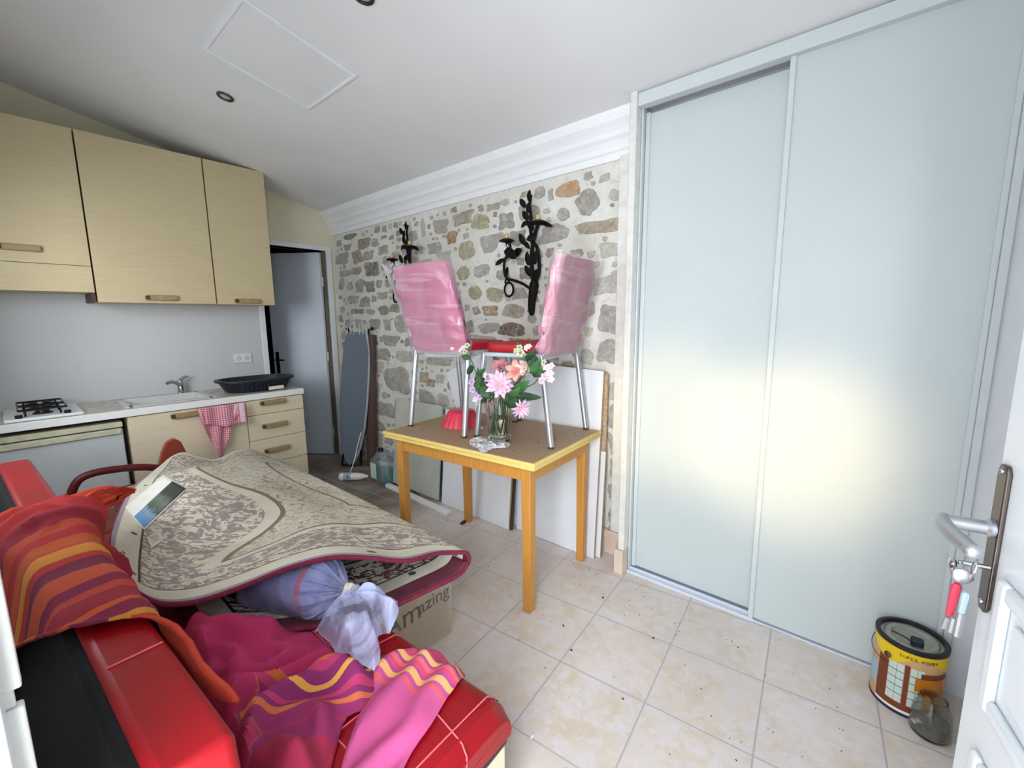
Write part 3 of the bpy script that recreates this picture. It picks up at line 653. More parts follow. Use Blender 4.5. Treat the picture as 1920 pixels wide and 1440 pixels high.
# black oval tub on the worktop, with a paper label
tb = thing('plastic_tub', 'dark blue-black plastic tub with pale label at the worktop end', 'tub', (.36, -.93, .853))
def oval(a, b, z, n=40, p=2.6):
    return [Vector((.36+a*math.copysign(abs(math.cos(t))**(2/p), math.cos(t)), -.945+b*math.copysign(abs(math.sin(t))**(2/p), math.sin(t)), z)) for t in [2*math.pi*k/n for k in range(n)]]
rows = [oval(.02, .05, .858), oval(.145, .215, .856), oval(.155, .225, .862), oval(.175, .266, .938), oval(.195, .287, .946), oval(.197, .289, .938), oval(.197, .289, .952), oval(.172, .260, .952), oval(.150, .220, .868), oval(.02, .05, .866)]
ob('tub_body', MB().grid([r+[r[0]] for r in rows]), M['tray'], tb)
m = MB()
for k in range(11): 
    a = -.6+1.2*k/10
    m.box(.36+.170*math.cos(a)**.9, .36+.182*math.cos(a)**.9, -.945+.255*math.sin(a)-.004, -.945+.255*math.sin(a)+.004, .868, .918)
ob('ribs', m, M['tray'], tb)
ob('paper_label', bx(.538, .545, -.915, -.800, .862, .889), M['cream_label'], tb)

# gingham tea towel
rows = []; uvs = []
for j in range(29):
    b = j/28; r = []; q = []
    for i in range(33):
        a = i/32
        y = -1.435+.30*a; z = .800-.0*b
        low = .795-(.10+.33*max(0, 1-abs(a-.38)/.62)**1.2)   # hanging point of the folded corner
        z = .802+(low-.802)*b
        y2 = y+(.06*(b**1.5))*(0.38-a)*2.0
        x = .636+.012*math.sin(a*17+b*3)+.008*math.sin(a*7+1)+.010*b
        r.append((x, y2, z)); q.append((a*.31, (0.802-z)))
    rows.append(r); uvs.append(q)
tw = thing('tea_towel', 'pink and white checked tea towel hanging from the sink cupboard handle', 'towel', (.63, -1.28, .45))
ob('towel_back', MB().grid(rows, uvs), M['gingham'], tw, solid=.004)
rows = []; uvs = []
for j in range(15):
    b = j/14; r = []; q = []
    for i in range(25):
        a = i/24; low = .66+.06*abs(a-.5)-.03*a
        r.append((.655+.010*math.sin(a*13+1)+.006*b, -1.405+.265*a, .806+(low-.806)*b)); q.append((a*.27, b*.16+.02))
    rows.append(r); uvs.append(q)
ob('towel_front_fold', MB().grid(rows, uvs), M['gingham'], tw, solid=.004)
def at_plane(u, v, p0, n):
    r = ray(u, v); n = Vector(n); t = n.dot(Vector(p0)-CAM)/n.dot(r); return CAM+r*t
def nz(x, y, z, s=1.0): return noise.noise(Vector((x*s, y*s, z*s)))
def inside(p, poly):
    x, y = p; c = False; n = len(poly)
    for i in range(n):
        x1, y1 = poly[i]; x2, y2 = poly[i-1]
        if (y1 > y) != (y2 > y) and x < (x2-x1)*(y-y1)/(y2-y1)+x1: c = not c
    return c
def edge_dist(p, poly):
    best = 9; n = len(poly); P_ = Vector(p)
    for i in range(n):
        a = Vector(poly[i-1]); b = Vector(poly[i]); ab = b-a; t = max(0, min(1, (P_-a).dot(ab)/max(1e-9, ab.dot(ab))))
        best = min(best, (P_-a-ab*t).length)
    return best
def smooth_poly(poly, n=4):
    poly = [Vector(p[:2]) for p in poly]; out = []; m = len(poly)
    for i in range(m):
        p0, p1, p2, p3 = poly[i-1], poly[i], poly[(i+1) % m], poly[(i+2) % m]
        for k in range(n):
            t = k/n; out.append(tuple(.5*((2*p1)+(-p0+p2)*t+(2*p0-5*p1+4*p2-p3)*t*t+(-p0+3*p1-3*p2+p3)*t**3)))
    return out
def sheet(poly, zf, uvf, sp=.012):
    """cloth lying on things: outline in plan, height zf(x, y, distance from hem)"""
    n = len(poly); pts = [Vector(p) for p in poly]
    xs = [p[0] for p in poly]; ys = [p[1] for p in poly]
    y = min(ys); row = 0
    while y < max(ys):
        x = min(xs)+(sp/2 if row % 2 else 0)
        while x < max(xs):
            if inside((x, y), poly) and edge_dist((x, y), poly) > sp*.6: pts.append(Vector((x, y)))
            x += sp
        y += sp*.87; row += 1
    r = delaunay_2d_cdt(pts, [(i, (i+1) % n) for i in range(n)], [list(range(n))], 1, 1e-6)
    vs = []; uv = []
    for p in r[0]:
        d = edge_dist(p, poly); vs.append((p.x, p.y, zf(p.x, p.y, d))); uv.append(uvf(p.x, p.y))
    return MB().add(vs, [tuple(f) for f in r[2]], uv)
def catmull(pts, n):
    pts = [Vector(p) for p in pts]; out = []; m = len(pts)-1
    for i in range(n):
        t = i/(n-1)*m; k = min(int(t), m-1); t -= k
        p0 = pts[max(k-1, 0)]; p1 = pts[k]; p2 = pts[k+1]; p3 = pts[min(k+2, m)]
        out.append(.5*((2*p1)+(-p0+p2)*t+(2*p0-5*p1+4*p2-p3)*t*t+(-p0+3*p1-3*p2+p3)*t**3))
    return out

# ---------------------------------------------------------------- wooden table
TR = Matrix.Translation((3.195, -.821, 0)) @ Matrix.Rotation(math.radians(4.87), 4, 'Z'); TA = math.radians(4.87)
tb_ = thing('dining_table', 'beech table with yellow-edged tan top standing in front of the stone wall', 'table', (3.195, -.821, 0), TA)
def tm():
    q = MB(); q.m = TR; return q
W_, D_ = 1.045, .705
ob('tabletop', tm().box(-W_+.012, -.012, .012, D_-.012, .765, .7805), M['tabletop'], tb_)
m = tm()
for z0, z1, i in ((.762, .780, 0), (.742, .760, .006)):
    m.box(-W_+i, -i, i, i+.014, z0, z1); m.box(-W_+i, -i, D_-i-.014, D_-i, z0, z1); m.box(-i-.014, -i, i+.014, D_-i-.014, z0, z1); m.box(-W_+i, -W_+i+.014, i+.014, D_-i-.014, z0, z1)
ob('edge_moulding', m, M['yellow_edge'], tb_, bevel=.003)
ob('underframe', tm().box(-W_+.02, -.02, .02, D_-.02, .740, .764), M['yellow_edge'], tb_)
m = tm(); a = .055
m.box(-W_+a, -a, a, a+.02, .665, .742); m.box(-W_+a, -a, D_-a-.02, D_-a, .665, .742); m.box(-a-.02, -a, a, D_-a, .665, .742); m.box(-W_+a, -W_+a+.02, a, D_-a, .665, .742)
ob('apron', m, M['orange_wood'], tb_, bevel=.002)
for x in (-a-.05, -W_+a):
    for y in (a-.006, D_-a-.044):
        cx, cy = x+.025, y+.025; t_, b_ = .026, .022
        ob('leg', tm().hexa([(cx-b_, cy-b_, 0), (cx+b_, cy-b_, 0), (cx+b_, cy+b_, 0), (cx-b_, cy+b_, 0)], [(cx-t_, cy-t_, .741), (cx+t_, cy-t_, .741), (cx+t_, cy+t_, .741), (cx-t_, cy+t_, .741)]), M['orange_wood'], tb_, bevel=.004)

# ---------------------------------------------------------------- chairs standing on the table
def chair(loc, rz, label, wrap, lean, flap):
    c = thing('dining_chair', label, 'chair', loc, rz, 'chairs put up on the table')
    Mx = WM[c.name]
    def mm():
        q = MB(); q.m = Mx; return q
    for sx in (-1, 1):
        for (fy, ty) in ((-.225, -.165), (.225, .175)):
            l = ob('leg', mm().tube([(sx*.222, fy, .008), (sx*.212, ty, .452)], .0152, 14), M['steel'], c)
            ob('foot_cap', mm().lathe((sx*.222, fy, 0), [(.0162, 0), (.0162, .010)], 14), M['hole'], l)
    m = mm()
    for s in (-1, 1): m.box(s*.212-.008, s*.212+.008, -.17, .18, .440, .462)
    m.box(-.212, .212, -.178, -.162, .440, .462); m.box(-.212, .212, .168, .184, .440, .462)
    ob('seat_frame', m, M['grey_rail'], c, bevel=.003)
    # padded seat
    rows = []
    for j in range(10):
        sc = [.90, .985, 1, 1, 1, .99, .93, .75, .4, .01][j]; z = [.462, .466, .474, .484, .494, .503, .509, .512, .513, .513][j]
        rows.append([(sc*.215*math.copysign(abs(math.cos(t))**.35, math.cos(t)), .005+sc*.185*math.copysign(abs(math.sin(t))**.35, math.sin(t)), z) for t in [2*math.pi*k/48 for k in range(49)]])
    m = mm().grid(rows); ob('seat', m, M['red_seat'], c)
    # backrest wrapped in pink cloth and clear film
    rows = []; N = 26; K = 44; H0, H1 = .455, .925
    for j in range(N):
        b = j/(N-1); z = H0+(H1-H0)*b; yb = -.16-.095*b**1.1; hw = .218+.008*math.sin(b*3.1); r = []
        cx = lean*b
        for k in range(K+1):
            t = 2*math.pi*k/K; cth, sth = math.cos(t), math.sin(t)
            x = hw*math.copysign(abs(cth)**.30, cth); th = .028+.006*math.sin(b*3.14); y = th*math.copysign(abs(sth)**.6, sth)
            wr = .010*nz(x*3+cx, z*7+flap, sth, 2.2)+.007*math.sin(z*60+x*12+3*nz(x, z, 1, 4))*(1-b)**2
            x2 = x+wr*cth; y2 = y+wr*1.4*math.copysign(1, sth)
            r.append((cx+x2, yb+y2, z+(.012*nz(x, 5, 2, 6) if 0 < j < N-1 else .006*math.sin(x*20))))
        rows.append(r)
    top = [(sum(p[0] for p in rows[-1][:-1])/K+(p[0]-lean)*.9, -.255+(p[1]+.255)*.3, H1+.012) for p in rows[-1]]
    rows.append(top); rows.append([(p[0]*.2+lean*.8, -.257, H1+.014) for p in top])
    bk = ob('backrest', mm().grid(rows), wrap, c)
    # loose clear film standing off the cloth, with a raised corner
    rows = []
    for j in range(20):
        b = j/19; r = []
        for k in range(45):
            t = 2*math.pi*k/44; cth, sth = math.cos(t), math.sin(t)
            hw = .232; x = lean*b+hw*math.copysign(abs(cth)**.35, cth); y = -.16-.095*b+.045*math.copysign(abs(sth)**.7, sth)
            f = .010*nz(x*2, b*3, sth+flap, 2); cr = max(0, 1-abs(x-(lean*b+flap*.22))/.16)*max(0, b-.55)/.45
            r.append((x+f*cth+flap*cr*.05, y+f*sth-.02*cr, H0-.035+(H1-H0+.045)*b+cr*.012+.008*math.sin(6*t)*(1 if b in (0, 1) else .3)))
        rows.append(r)
    fl = ob('film_wrap', mm().grid(rows), M['film'], bk, label='clear plastic film pulled over the backrest')
    return c
chair((2.40, -.50, .7815), math.radians(3.0), 'left chair on the table, seen from behind, back in bright pink cloth under plastic film', M['pink_wrap'], -.055, -1)
chair((2.860, -.40, .7815), math.radians(98.8), 'right chair on the table, seen sideways, back in paler pink cloth, red seat showing', M['pink_wrap2'], .0, 1)

# ---------------------------------------------------------------- vase and flowers
VC = Vector((2.838, -.655, .7815))
vs_ = thing('glass_vase', 'clear cut-glass vase holding flowers near the front of the table', 'vase', tuple(VC))
flu = lambda a, z: .045*math.cos(10*a)*(1 if z > .02 else .3)
ob('vase_body', MB().lathe(VC, [(.001, 0), (.050, 0), (.057, .006), (.058, .03), (.060, .09), (.065, .15), (.077, .20), (.096, .243), (.100, .250), (.094, .250), (.072, .20), (.060, .15), (.054, .09), (.051, .035), (.001, .030)], 80, flute=flu), M['glass'], vs_)
ob('vase_water', MB().lathe(VC, [(.001, .032), (.048, .036), (.052, .09), (.056, .13), (.001, .13)], 40), m_glass('murky_water', '#D6DEC8', .05), vs_)
def petal(mb, c, nrm, ax, L, w, cup, droop, n=7, pointed=1.0):
    c = Vector(c); nrm = Vector(nrm).normalized(); ax = (Vector(ax)-nrm*nrm.dot(ax)).normalized(); sd = nrm.cross(ax); rows = []; uv = []
    for i in range(n):
        t = i/(n-1); hw = w*.5*(math.sin(math.pi*min(1, (t*.86+.10)))**.8)*(1 if pointed < .5 else (1-.25*t)); 
        if i == n-1: hw *= .15
        base = c+ax*(L*t)+nrm*(cup*L*math.sin(t*math.pi*.5)-droop*L*t*t)
        rows.append([base-sd*hw+nrm*hw*.3, base, base+sd*hw+nrm*hw*.3]); uv.append([(0, t), (.5, t), (1, t)])
    mb.grid(rows, uv)
def bloom(parent, c, nrm, R, mat, n=8, layers=2, w=.5, cup=.35, droop=.15, name='bloom', pointed=1.0, seed=0):
    rr = random.Random(seed); nrm = Vector(nrm).normalized(); a0 = nrm.orthogonal().normalized(); b0 = nrm.cross(a0); m = MB()
    for l in range(layers):
        Rl = R*(1-.22*l)
        for k in range(n):
            an = 2*math.pi*(k+.5*l)/n+rr.uniform(-.12, .12); petal(m, Vector(c)+nrm*.003*l, nrm, a0*math.cos(an)+b0*math.sin(an), Rl*rr.uniform(.88, 1.05), Rl*w, cup+.35*l, droop, pointed=pointed)
    m.ball(Vector(c)+nrm*R*.12, R*.10, seg=8, rings=6)
    return ob(name, m, mat, parent, solid=.0008)
def leaf_(mb, base, tip, w):
    base = Vector(base); tip = Vector(tip); ax = tip-base; L = ax.length; nrm = ax.cross(Vector((.7, -.7, .1))).normalized(); petal(mb, base, nrm.cross(ax).normalized(), ax, L, w, .0, .15, 8)
tocam = (CAM-VC).normalized()
def flower(label, u, v, y, R, mat, n, layers, w, nrm=None, pts=None, leaves=(), clusters=None, name='artificial_flower', seed=1, droop=.15, cup=.35, pointed=1.0, cat='flower'):
    p = at(u, v, 'y', y); f = thing(name, label, cat, tuple(VC+Vector((0, 0, .04))), group='artificial flowers in the vase')
    a = 1.7*seed; foot = VC+Vector((.030*math.cos(a), .030*math.sin(a), .045)); neck = VC+Vector((.045*math.cos(a+.4), .045*math.sin(a+.4), .235))
    mid = [at(q[0], q[1], 'y', y) for q in (pts or [])]; back = Vector(nrm if nrm else tocam)*-.012
    path = catmull([foot, neck]+mid+[p+back], 22); ob('stem', MB().tube(path, .0028, 6), M['stem'], f)
    if clusters:
        for k, (du, dv, r, mt) in enumerate(clusters):
            q = at(u+du, v+dv, 'y', y-.004*k); r = r*1.45; nn = Vector((math.sin(k*2.1)*.6, -.7, .5+.3*math.cos(k*1.7)))+tocam*.6
            bloom(f, q, nn, r, mt, 5, 1, .75, .25, .1, name='blossom', pointed=0, seed=seed*10+k)
    else: bloom(f, p, nrm if nrm else tocam+Vector((0, 0, .1)), R*1.35, mat, n, layers, w, cup, droop, seed=seed, pointed=pointed)
    for k, (u0, v0, u1, v1, lw) in enumerate(leaves):
        m = MB(); leaf_(m, at(u0, v0, 'y', y+.015), at(u0+(u1-u0)*1.25, v0+(v1-v0)*1.25, 'y', y+.005), lw*1.6); ob('leaf', m, M['leaf'] if k % 2 == 0 else M['leaf_dk'], f, solid=.0008)
    return f
P_, C_, W2, R_, L_, GW = M['fl_pink'], M['fl_coral'], M['fl_white'], M['fl_rose'], M['fl_lilac'], M['fl_green']
flower('large pale pink flower with pointed petals at the front centre of the bouquet', 938, 722, -.74, .058, P_, 10, 2, .42, seed=1, leaves=[(945, 755, 968, 735, .035), (950, 760, 972, 752, .03)])
flower('coral lily with broad petals to the upper right of the bouquet', 968, 697, -.72, .046, C_, 6, 1, .62, nrm=(.45, -.8, .5), seed=2, leaves=[(965, 735, 985, 720, .035), (968, 742, 1002, 745, .028), (962, 730, 978, 740, .03)])
flower('pale blush lily high at the right edge of the coral lily', 985, 690, -.69, .040, W2, 6, 1, .55, nrm=(.5, -.5, .8), seed=3, pts=[(965, 725)])
flower('dusty rose bloom half hidden at the top middle of the bouquet', 940, 690, -.66, .036, R_, 9, 3, .6, nrm=(.2, -.8, .7), seed=4, cup=.6, leaves=[(925, 720, 905, 705, .03), (915, 712, 893, 708, .028)])
flower('pink spiky flower hanging over the right side of the vase', 976, 765, -.72, .040, P_, 11, 2, .30, nrm=(.8, -.5, -.3), seed=5, pts=[(962, 735), (975, 745)], leaves=[(965, 748, 958, 765, .02)])
flower('sprig of pale pink little blossoms at the far right of the bouquet', 1022, 706, -.70, 0, P_, 0, 0, 0, seed=6, pts=[(975, 730), (1000, 720), (1012, 706)],
  clusters=[(0, 0, .016, P_), (9, -6, .015, W2), (-6, 8, .015, P_), (11, 6, .014, W2), (3, -16, .014, W2), (-2, -26, .012, GW), (12, -20, .012, P_)], leaves=[(1000, 705, 1018, 695, .022), (1000, 700, 1003, 672, .03), (1000, 690, 992, 668, .028)])
flower('sprig of white flowers arching up left over the chair leg', 868, 652, -.74, 0, W2, 0, 0, 0, seed=7, pts=[(905, 735), (893, 700), (882, 672)],
  clusters=[(2, 0, .013, W2), (8, -4, .012, GW), (-4, 5, .011, W2), (-20, 2, .009, W2), (4, 8, .011, GW)], leaves=[(882, 672, 866, 668, .02), (886, 685, 878, 700, .022), (893, 705, 905, 695, .02)])
flower('tall sprig with green-white bud and white blossom in front of the red seat', 974, 656, -.72, 0, GW, 0, 0, 0, seed=8, pts=[(978, 710), (990, 690), (984, 672)],
  clusters=[(-4, 2, .014, GW), (2, 6, .016, GW), (14, -4, .013, W2), (18, -6, .011, W2), (0, -4, .012, GW)], leaves=[(978, 668, 972, 646, .022), (984, 676, 1000, 660, .02), (996, 700, 1010, 680, .028)])
flower('lilac blossom sprig drooping at the left of the bouquet', 888, 727, -.74, 0, L_, 0, 0, 0, seed=9, pts=[(908, 735), (893, 715)],
  clusters=[(-3, -10, .015, L_), (-2, 4, .014, L_), (6, 14, .013, L_), (4, 22, .014, W2), (12, 18, .013, L_)], leaves=[(905, 750, 893, 715, .028), (908, 755, 905, 722, .035), (902, 742, 897, 700, .022)])
flower('small lilac flowers between the big pale pink flower and the leaves', 916, 712, -.745, 0, L_, 0, 0, 0, seed=10, clusters=[(0, 0, .016, L_), (6, 8, .014, L_), (-5, -8, .013, W2), (8, -6, .013, L_)], leaves=[(915, 748, 906, 726, .04)])
flower('white and pink petals spilling over the left rim of the vase', 898, 756, -.73, .028, W2, 6, 1, .5, nrm=(-.5, -.7, .4), seed=11, pts=[(908, 745)])
flower('small deep pink bud hanging at the vase rim', 921, 754, -.745, .015, R_, 6, 2, .7, nrm=(0, -.6, -.9), seed=12, cup=.7, droop=.5, pts=[(925, 740)])
# loose blossom behind, dome-shaped red mould, scrap of film
p = at(902, 806, 'z', .790); f = thing('loose_blossom', 'small white and pink blossom lying on the table between the chair leg and the vase', 'flower', tuple(p))
bloom(f, p+Vector((0, 0, .004)), (0, -.3, 1), .020, W2, 6, 2, .6, seed=21, pointed=0); bloom(f, p+Vector((.01, .06, .008)), (0, -.4, 1), .024, R_, 7, 2, .5, seed=22)
p = at(866, 796, 'z', .7815); bw = thing('cake_mould', 'upturned fluted red plastic mould behind the chair legs on the table', 'bowl', tuple(p))
m = MB().lathe(p, [(.118, 0), (.116, .006), (.104, .03), (.082, .075), (.074, .088), (.060, .094), (.001, .095)], 96, flute=lambda a, z: .05*abs(math.cos(7*a))*(1 if z < .09 else .3)); ob('bowl_body', m, M['bowl_red'], bw)
q = [at(u, v, 'z', .783) for u, v in ((883, 823), (905, 820), (925, 824), (957, 831), (948, 840), (925, 841), (905, 852), (897, 842), (882, 835))]
pl = smooth_poly([(a.x, a.y) for a in q], 3)
tag(ob('plastic_scrap', sheet(pl, lambda x, y, d: .7835+min(d, .03)*.55*(.7+.8*nz(x, y, 3, 40)), lambda x, y: (x, y), .007), M['tissue']), 'crumpled white plastic scrap at the foot of the glass vase', 'plastic')
# crumbs on the table
m = MB(); rr = random.Random(3)
for u, v in ((1062, 816), (1078, 812), (1064, 824), (1010, 830), (963, 846), (969, 842), (950, 838), (1040, 822), (1085, 818), (1022, 812), (800, 790), (842, 822), (792, 806), (1008, 800)):
    c = at(u, v, 'z', .7815); m.ball(c+Vector((0, 0, .002)), rr.uniform(.002, .004), 1.3, 1, .6, 6, 4)
tag(ob('table_crumbs', m, M['crumb']), 'dried crumbs and petals scattered over the tan table top', 'crumbs', kind='stuff')

# ---------------------------------------------------------------- boards behind the table
def leaning(name, pts, y0, y1, th, label, cat, mat, edge=None, group=None):
    """pts: outline (x, z); y goes from y0 at the floor to y1 at the top"""
    zt = max(p[1] for p in pts); n = len(pts); f = lambda z: y0+(y1-y0)*z/zt
    t = thing(name, label, cat, (sum(p[0] for p in pts)/n, y0, 0), 0, group)
    F = [Vector((x, f(z), z)) for x, z in pts]; Bk = [v+Vector((0, th, 0)) for v in F]
    m = MB(); m.add(F, [tuple(range(n))]); ob('face', m, mat, t, smooth=False)
    m = MB(); F2 = [v+Vector((0, .0004, 0)) for v in F]
    m.add(F2+Bk, [tuple(range(n, 2*n))[::-1]]+[(i, (i+1) % n, n+(i+1) % n, n+i) for i in range(n)]); ob('core', m, edge or mat, t, smooth=False)
    return t
leaning('board', [(2.52, .002), (3.118, .002), (3.118, 1.115), (2.52, 1.135)], -.150, -.075, .018, 'tall white board leaning on the stone wall behind the right half of the table', 'board', M['board'], M['board_edge'], 'boards leaning on the stone wall')
leaning('board', [(1.80, .002), (2.492, .002), (2.492, .74), (1.80, .74)], -.200, -.13, .018, 'low white board under the left half of the table', 'board', M['board'], M['board_edge'], 'boards leaning on the stone wall')
leaning('board', [(2.25, .002), (3.142, .002), (3.142, .645), (2.25, .645)], -.118, -.076, .014, 'lowest white board tucked behind the tall one, ending beside the sliding doors', 'board', M['board'], M['board_edge'], 'boards leaning on the stone wall')
leaning('board', [(2.55, .01), (3.134, .01), (3.134, 1.10), (2.55, 1.10)], -.080, -.058, .012, 'tan-edged panel behind the tall white board', 'board', M['board_edge'], M['board_edge'], 'boards leaning on the stone wall')
leaning('board', [(2.16, .02), (2.63, .25), (2.20, 1.21), (1.735, 1.005)], -.10, -.045, .012, 'white board standing aslant behind the left chair', 'board', M['board'], M['board_edge'], 'boards leaning on the stone wall')
leaning('frosted_panel', [(1.20, .032), (1.795, .032), (1.795, .76), (1.20, .76)], -.235, -.16, .012, 'greyish translucent panel under the left end of the table', 'panel', M['glass_panel'])
tag(ob('grey_strip', MB().tube([(2.505, -.185, .0), (2.505, -.11, .70)], .010, 8), M['nickel']), 'thin grey metal strip between the two white boards under the table', 'strip')
A_ = at(722, 914, 'z', 0); B_ = at(838, 968, 'z', 0); dA = (B_-A_).normalized(); nA = Vector((-dA.y, dA.x, 0))
for a, b, lab in ((0, .80, 'long white plastic strip on the floor in front of the frosted panel'), (.815, 1.0, 'short white plastic offcut at the end of the long floor strip')):
    L0 = A_+(B_-A_)*a; L1 = A_+(B_-A_)*b; m = MB().hexa([L0, L1, L1+nA*.045, L0+nA*.045], [L0+Vector((0, 0, .03)), L1+Vector((0, 0, .028)), L1+nA*.045+Vector((0, 0, .03)), L0+nA*.045+Vector((0, 0, .03))])
    tag(ob('plastic_strip', m, M['white_edge'], bevel=.004), lab, 'strip')

# ---------------------------------------------------------------- iron sconces
def sconce(ox, oz, label):
    s = thing('iron_sconce', label, 'wall lamp', (ox, -.01, oz), group='iron vine sconces on the stone wall')
    def q(u, v, y=-.045):
        p = at(900+u/5.143, 340+v/5.143, 'y', -.05); return Vector((p.x-2.571+ox, y, p.z-1.423+oz))
    D = lambda mb, L, **k: mb
    ob('trunk', MB().tube(catmull([q(480, 1292, -.03), q(482, 1200, -.035), q(498, 1100, -.04), q(512, 1000, -.04), q(512, 960, -.04)], 16), [.010, .018, .021, .023, .024, .025, .026, .027, .028, .029, .030, .030, .029, .027, .024, .020], 10), M['iron'], s)
    m = MB(); st = catmull([q(512, 980), q(500, 860, -.05), q(493, 700), q(498, 600, -.04), q(488, 470, -.05), q(485, 330), q(470, 220, -.04), q(474, 125, -.03)], 40)
    m.tube(st, [.015-.007*i/39 for i in range(40)], 8)
    m.tube(catmull([q(530, 970), q(572, 880, -.055), q(578, 760, -.06), q(560, 640, -.06), q(520, 590, -.055), q(545, 520, -.07), q(585, 450, -.085), q(610, 408, -.095)], 40), .011, 8)
    m.tube(catmull([q(520, 600, -.05), q(500, 520, -.05), q(530, 560, -.06), q(560, 480, -.07)], 14), .011, 8)
    ob('vine_stem', m, M['iron'], s)
    m = MB(); m.tube(catmull([q(470, 1030, -.04), q(415, 985, -.06), q(340, 955, -.07), q(285, 935, -.08), q(262, 860, -.08), q(272, 770, -.085), q(310, 715, -.09), q(332, 650, -.09), q(318, 600, -.09)], 40), .009, 8)
    ob('side_branch', m, M['iron'], s)
    ring = [q(298+52*math.cos(t), 1045+66*math.sin(t), -.07-.01*math.cos(t)) for t in [2*math.pi*k/28 for k in range(28)]]
    m = MB().tube(ring, .007, 8, closed=True); m.tube([q(268, 985, -.075), q(280, 930, -.08), q(310, 985, -.07)], .007, 8); ob('iron_loop', m, M['iron'], s)
    for (u, v, yy) in ((610, 400, -.10), (298, 570, -.09)):
        c = q(u, v, yy); r = .052 if u > 500 else .047
        p = ob('drip_pan', MB().lathe(c, [(.004, -.028), (.012, -.02), (.022, -.012), (r*.8, -.008), (r, -.012), (r*1.02, -.006), (r*.8, .001), (.001, .002)], 24, flute=lambda a, z: .05*math.cos(8*a)), M['iron'], s)
        ob('pendant', MB().ball(c+Vector((.03, 0, -.020)), .009).tube([c+Vector((.0, -.01, -.01)), c+Vector((.004, -.01, -.045))], .0035, 6), M['iron'], p)
        m = MB().lathe(c, [(.013, 0), (.014, .004), (.014, .034), (.011, .038), (.001, .038)], 16)
        cnd = ob('candle_tube', m, M['candle'], p); ob('candle_cup', MB().lathe(c, [(.019, 0), (.019, .009), (.014, .012)], 16), M['brass'], cnd)
    for k, (u, v, du, dv, w) in enumerate(((470, 165, 4, -48, .020), (445, 235, -24, -36, .024), (500, 290, 8, -50, .022), (452, 350, -24, -38, .026), (462, 400, -22, 28, .02), (455, 590, -22, -48, .026), (440, 600, 30, 30, .02), (482, 780, -8, -62, .026), (566, 775, 4, -60, .026),
          (478, 890, -28, -50, .024), (545, 925, 24, -50, .03), (250, 770, -34, 26, .022), (262, 850, 4, 44, .018), (335, 705, -50, -20, .04), (345, 700, 30, 28, .038), (350, 700, 28, -28, .036), (300, 700, -10, -34, .03), (560, 540, -40, 20, .03), (500, 450, -22, -40, .026), (640, 410, 60, 22, .018), (580, 405, -60, 18, .018))):
        b = q(u-du*.5, v-dv*.5, -.055-.02*(k % 3)); t = q(u+du, v+dv, -.062-.02*(k % 3)); m = MB(); b = b+Vector((0, .012, 0)); petal(m, b, (0, -1, .1), t-b, (t-b).length*1.25+.008, w*1.75, .12, .0, 7); ob('iron_leaf', m, M['iron'], s, solid=.003)
sconce(2.571, 1.423, 'right iron vine sconce with two candle stubs, fully visible on the stone wall')
sconce(1.30, 1.423, 'left iron vine sconce, its foot hidden behind the pink chair back')

# ---------------------------------------------------------------- ironing board, plank, jug, bottle
p0 = Vector((.52, -.20, 0)); n0 = Vector((.64, -.77, 0)).normalized(); side = Vector((n0.y, -n0.x, 0)); side = -side if side.x < 0 else side
ibt = thing('ironing_board', 'folded grey ironing board standing on its nose beside the inner door', 'ironing board', (.48, -.22, 0))
out = [at_plane(u, v, p0, n0) for u, v in ((651, 622), (644, 645), (640, 700), (638, 760), (638, 810), (641, 850), (648, 874), (656, 884), (665, 874), (675, 850), (683, 810), (688, 760), (691, 700), (692, 660), (686, 623))]
zmin = min(p.z for p in out)
out = [Vector((p.x, p.y, .02+(p.z-zmin)*(1.31-.02)/(1.312-zmin))) for p in out]
m = MB().prism(out, n0*.0, n0*-.028); ob('padded_cover', m, M['grey_ironing'], ibt, bevel=.008, seg=3)
rim = out[8:]; ob('cover_edge', MB().tube([p-n0*.012 for p in rim], .013, 8), M['silver_edge'], ibt, label='shiny silver edge of the cover')
top = (out[0]+out[-1])/2
m = MB()
for dx in (-.10, -.045, .045, .10): m.tube([top+side*dx*.6+Vector((0, 0, -.02)), top+side*dx*.6+Vector((0, 0, .085))-n0*.02], .003, 6)
m.tube(catmull([top+side*-.085, top+side*-.08+Vector((0, 0, .07)), top+side*-.03+Vector((0, 0, .105)), top+side*.05+Vector((0, 0, .10)), top+side*.09+Vector((0, 0, .06)), top+side*.085], 20), .0035, 6)
ob('iron_rest', m, M['steel'], ibt)
m = MB(); m.tube([top+side*.10-n0*.05+Vector((0, 0, .03)), Vector((.57, -.12, .55)), Vector((.52, -.14, .012))], .010, 8); m.tube([top-side*.09-n0*.05+Vector((0, 0, .02)), Vector((.44, -.16, .55)), Vector((.36, -.25, .012))], .010, 8)
m.tube([Vector((.36, -.25, .012)), Vector((.52, -.14, .012))], .011, 8)
for s_ in (.13, -.10): m.ball(top+side*s_-n0*.04+Vector((0, 0, .03)), .016)
ob('folded_legs', m, M['black_metal'], ibt)
ob('tie_cord', MB().tube(catmull([(.60, -.16, .36), (.63, -.22, .25), (.655, -.28, .12), (.70, -.36, .012)], 20), .004, 6), M['white_edge'], ibt)
pt_ = [at_plane(u, v, (.72, -.06, 0), (.2, -1, 0)) for u, v in ((685, 628), (698, 628), (701, 880), (688, 880))]
zz = pt_[3].z; m = MB().prism([Vector((p.x, p.y, max(.002, p.z))) for p in pt_], (0, 0, 0), (.0, .035, 0)); tag(ob('wooden_plank', m, M['brown_wood'], bevel=.003), 'narrow dark brown plank leaning between the ironing board and the stone wall', 'plank')
jg = thing('plastic_jug', 'clear plastic container of teal liquid on the floor left of the table', 'container', (1.06, -.20, 0))
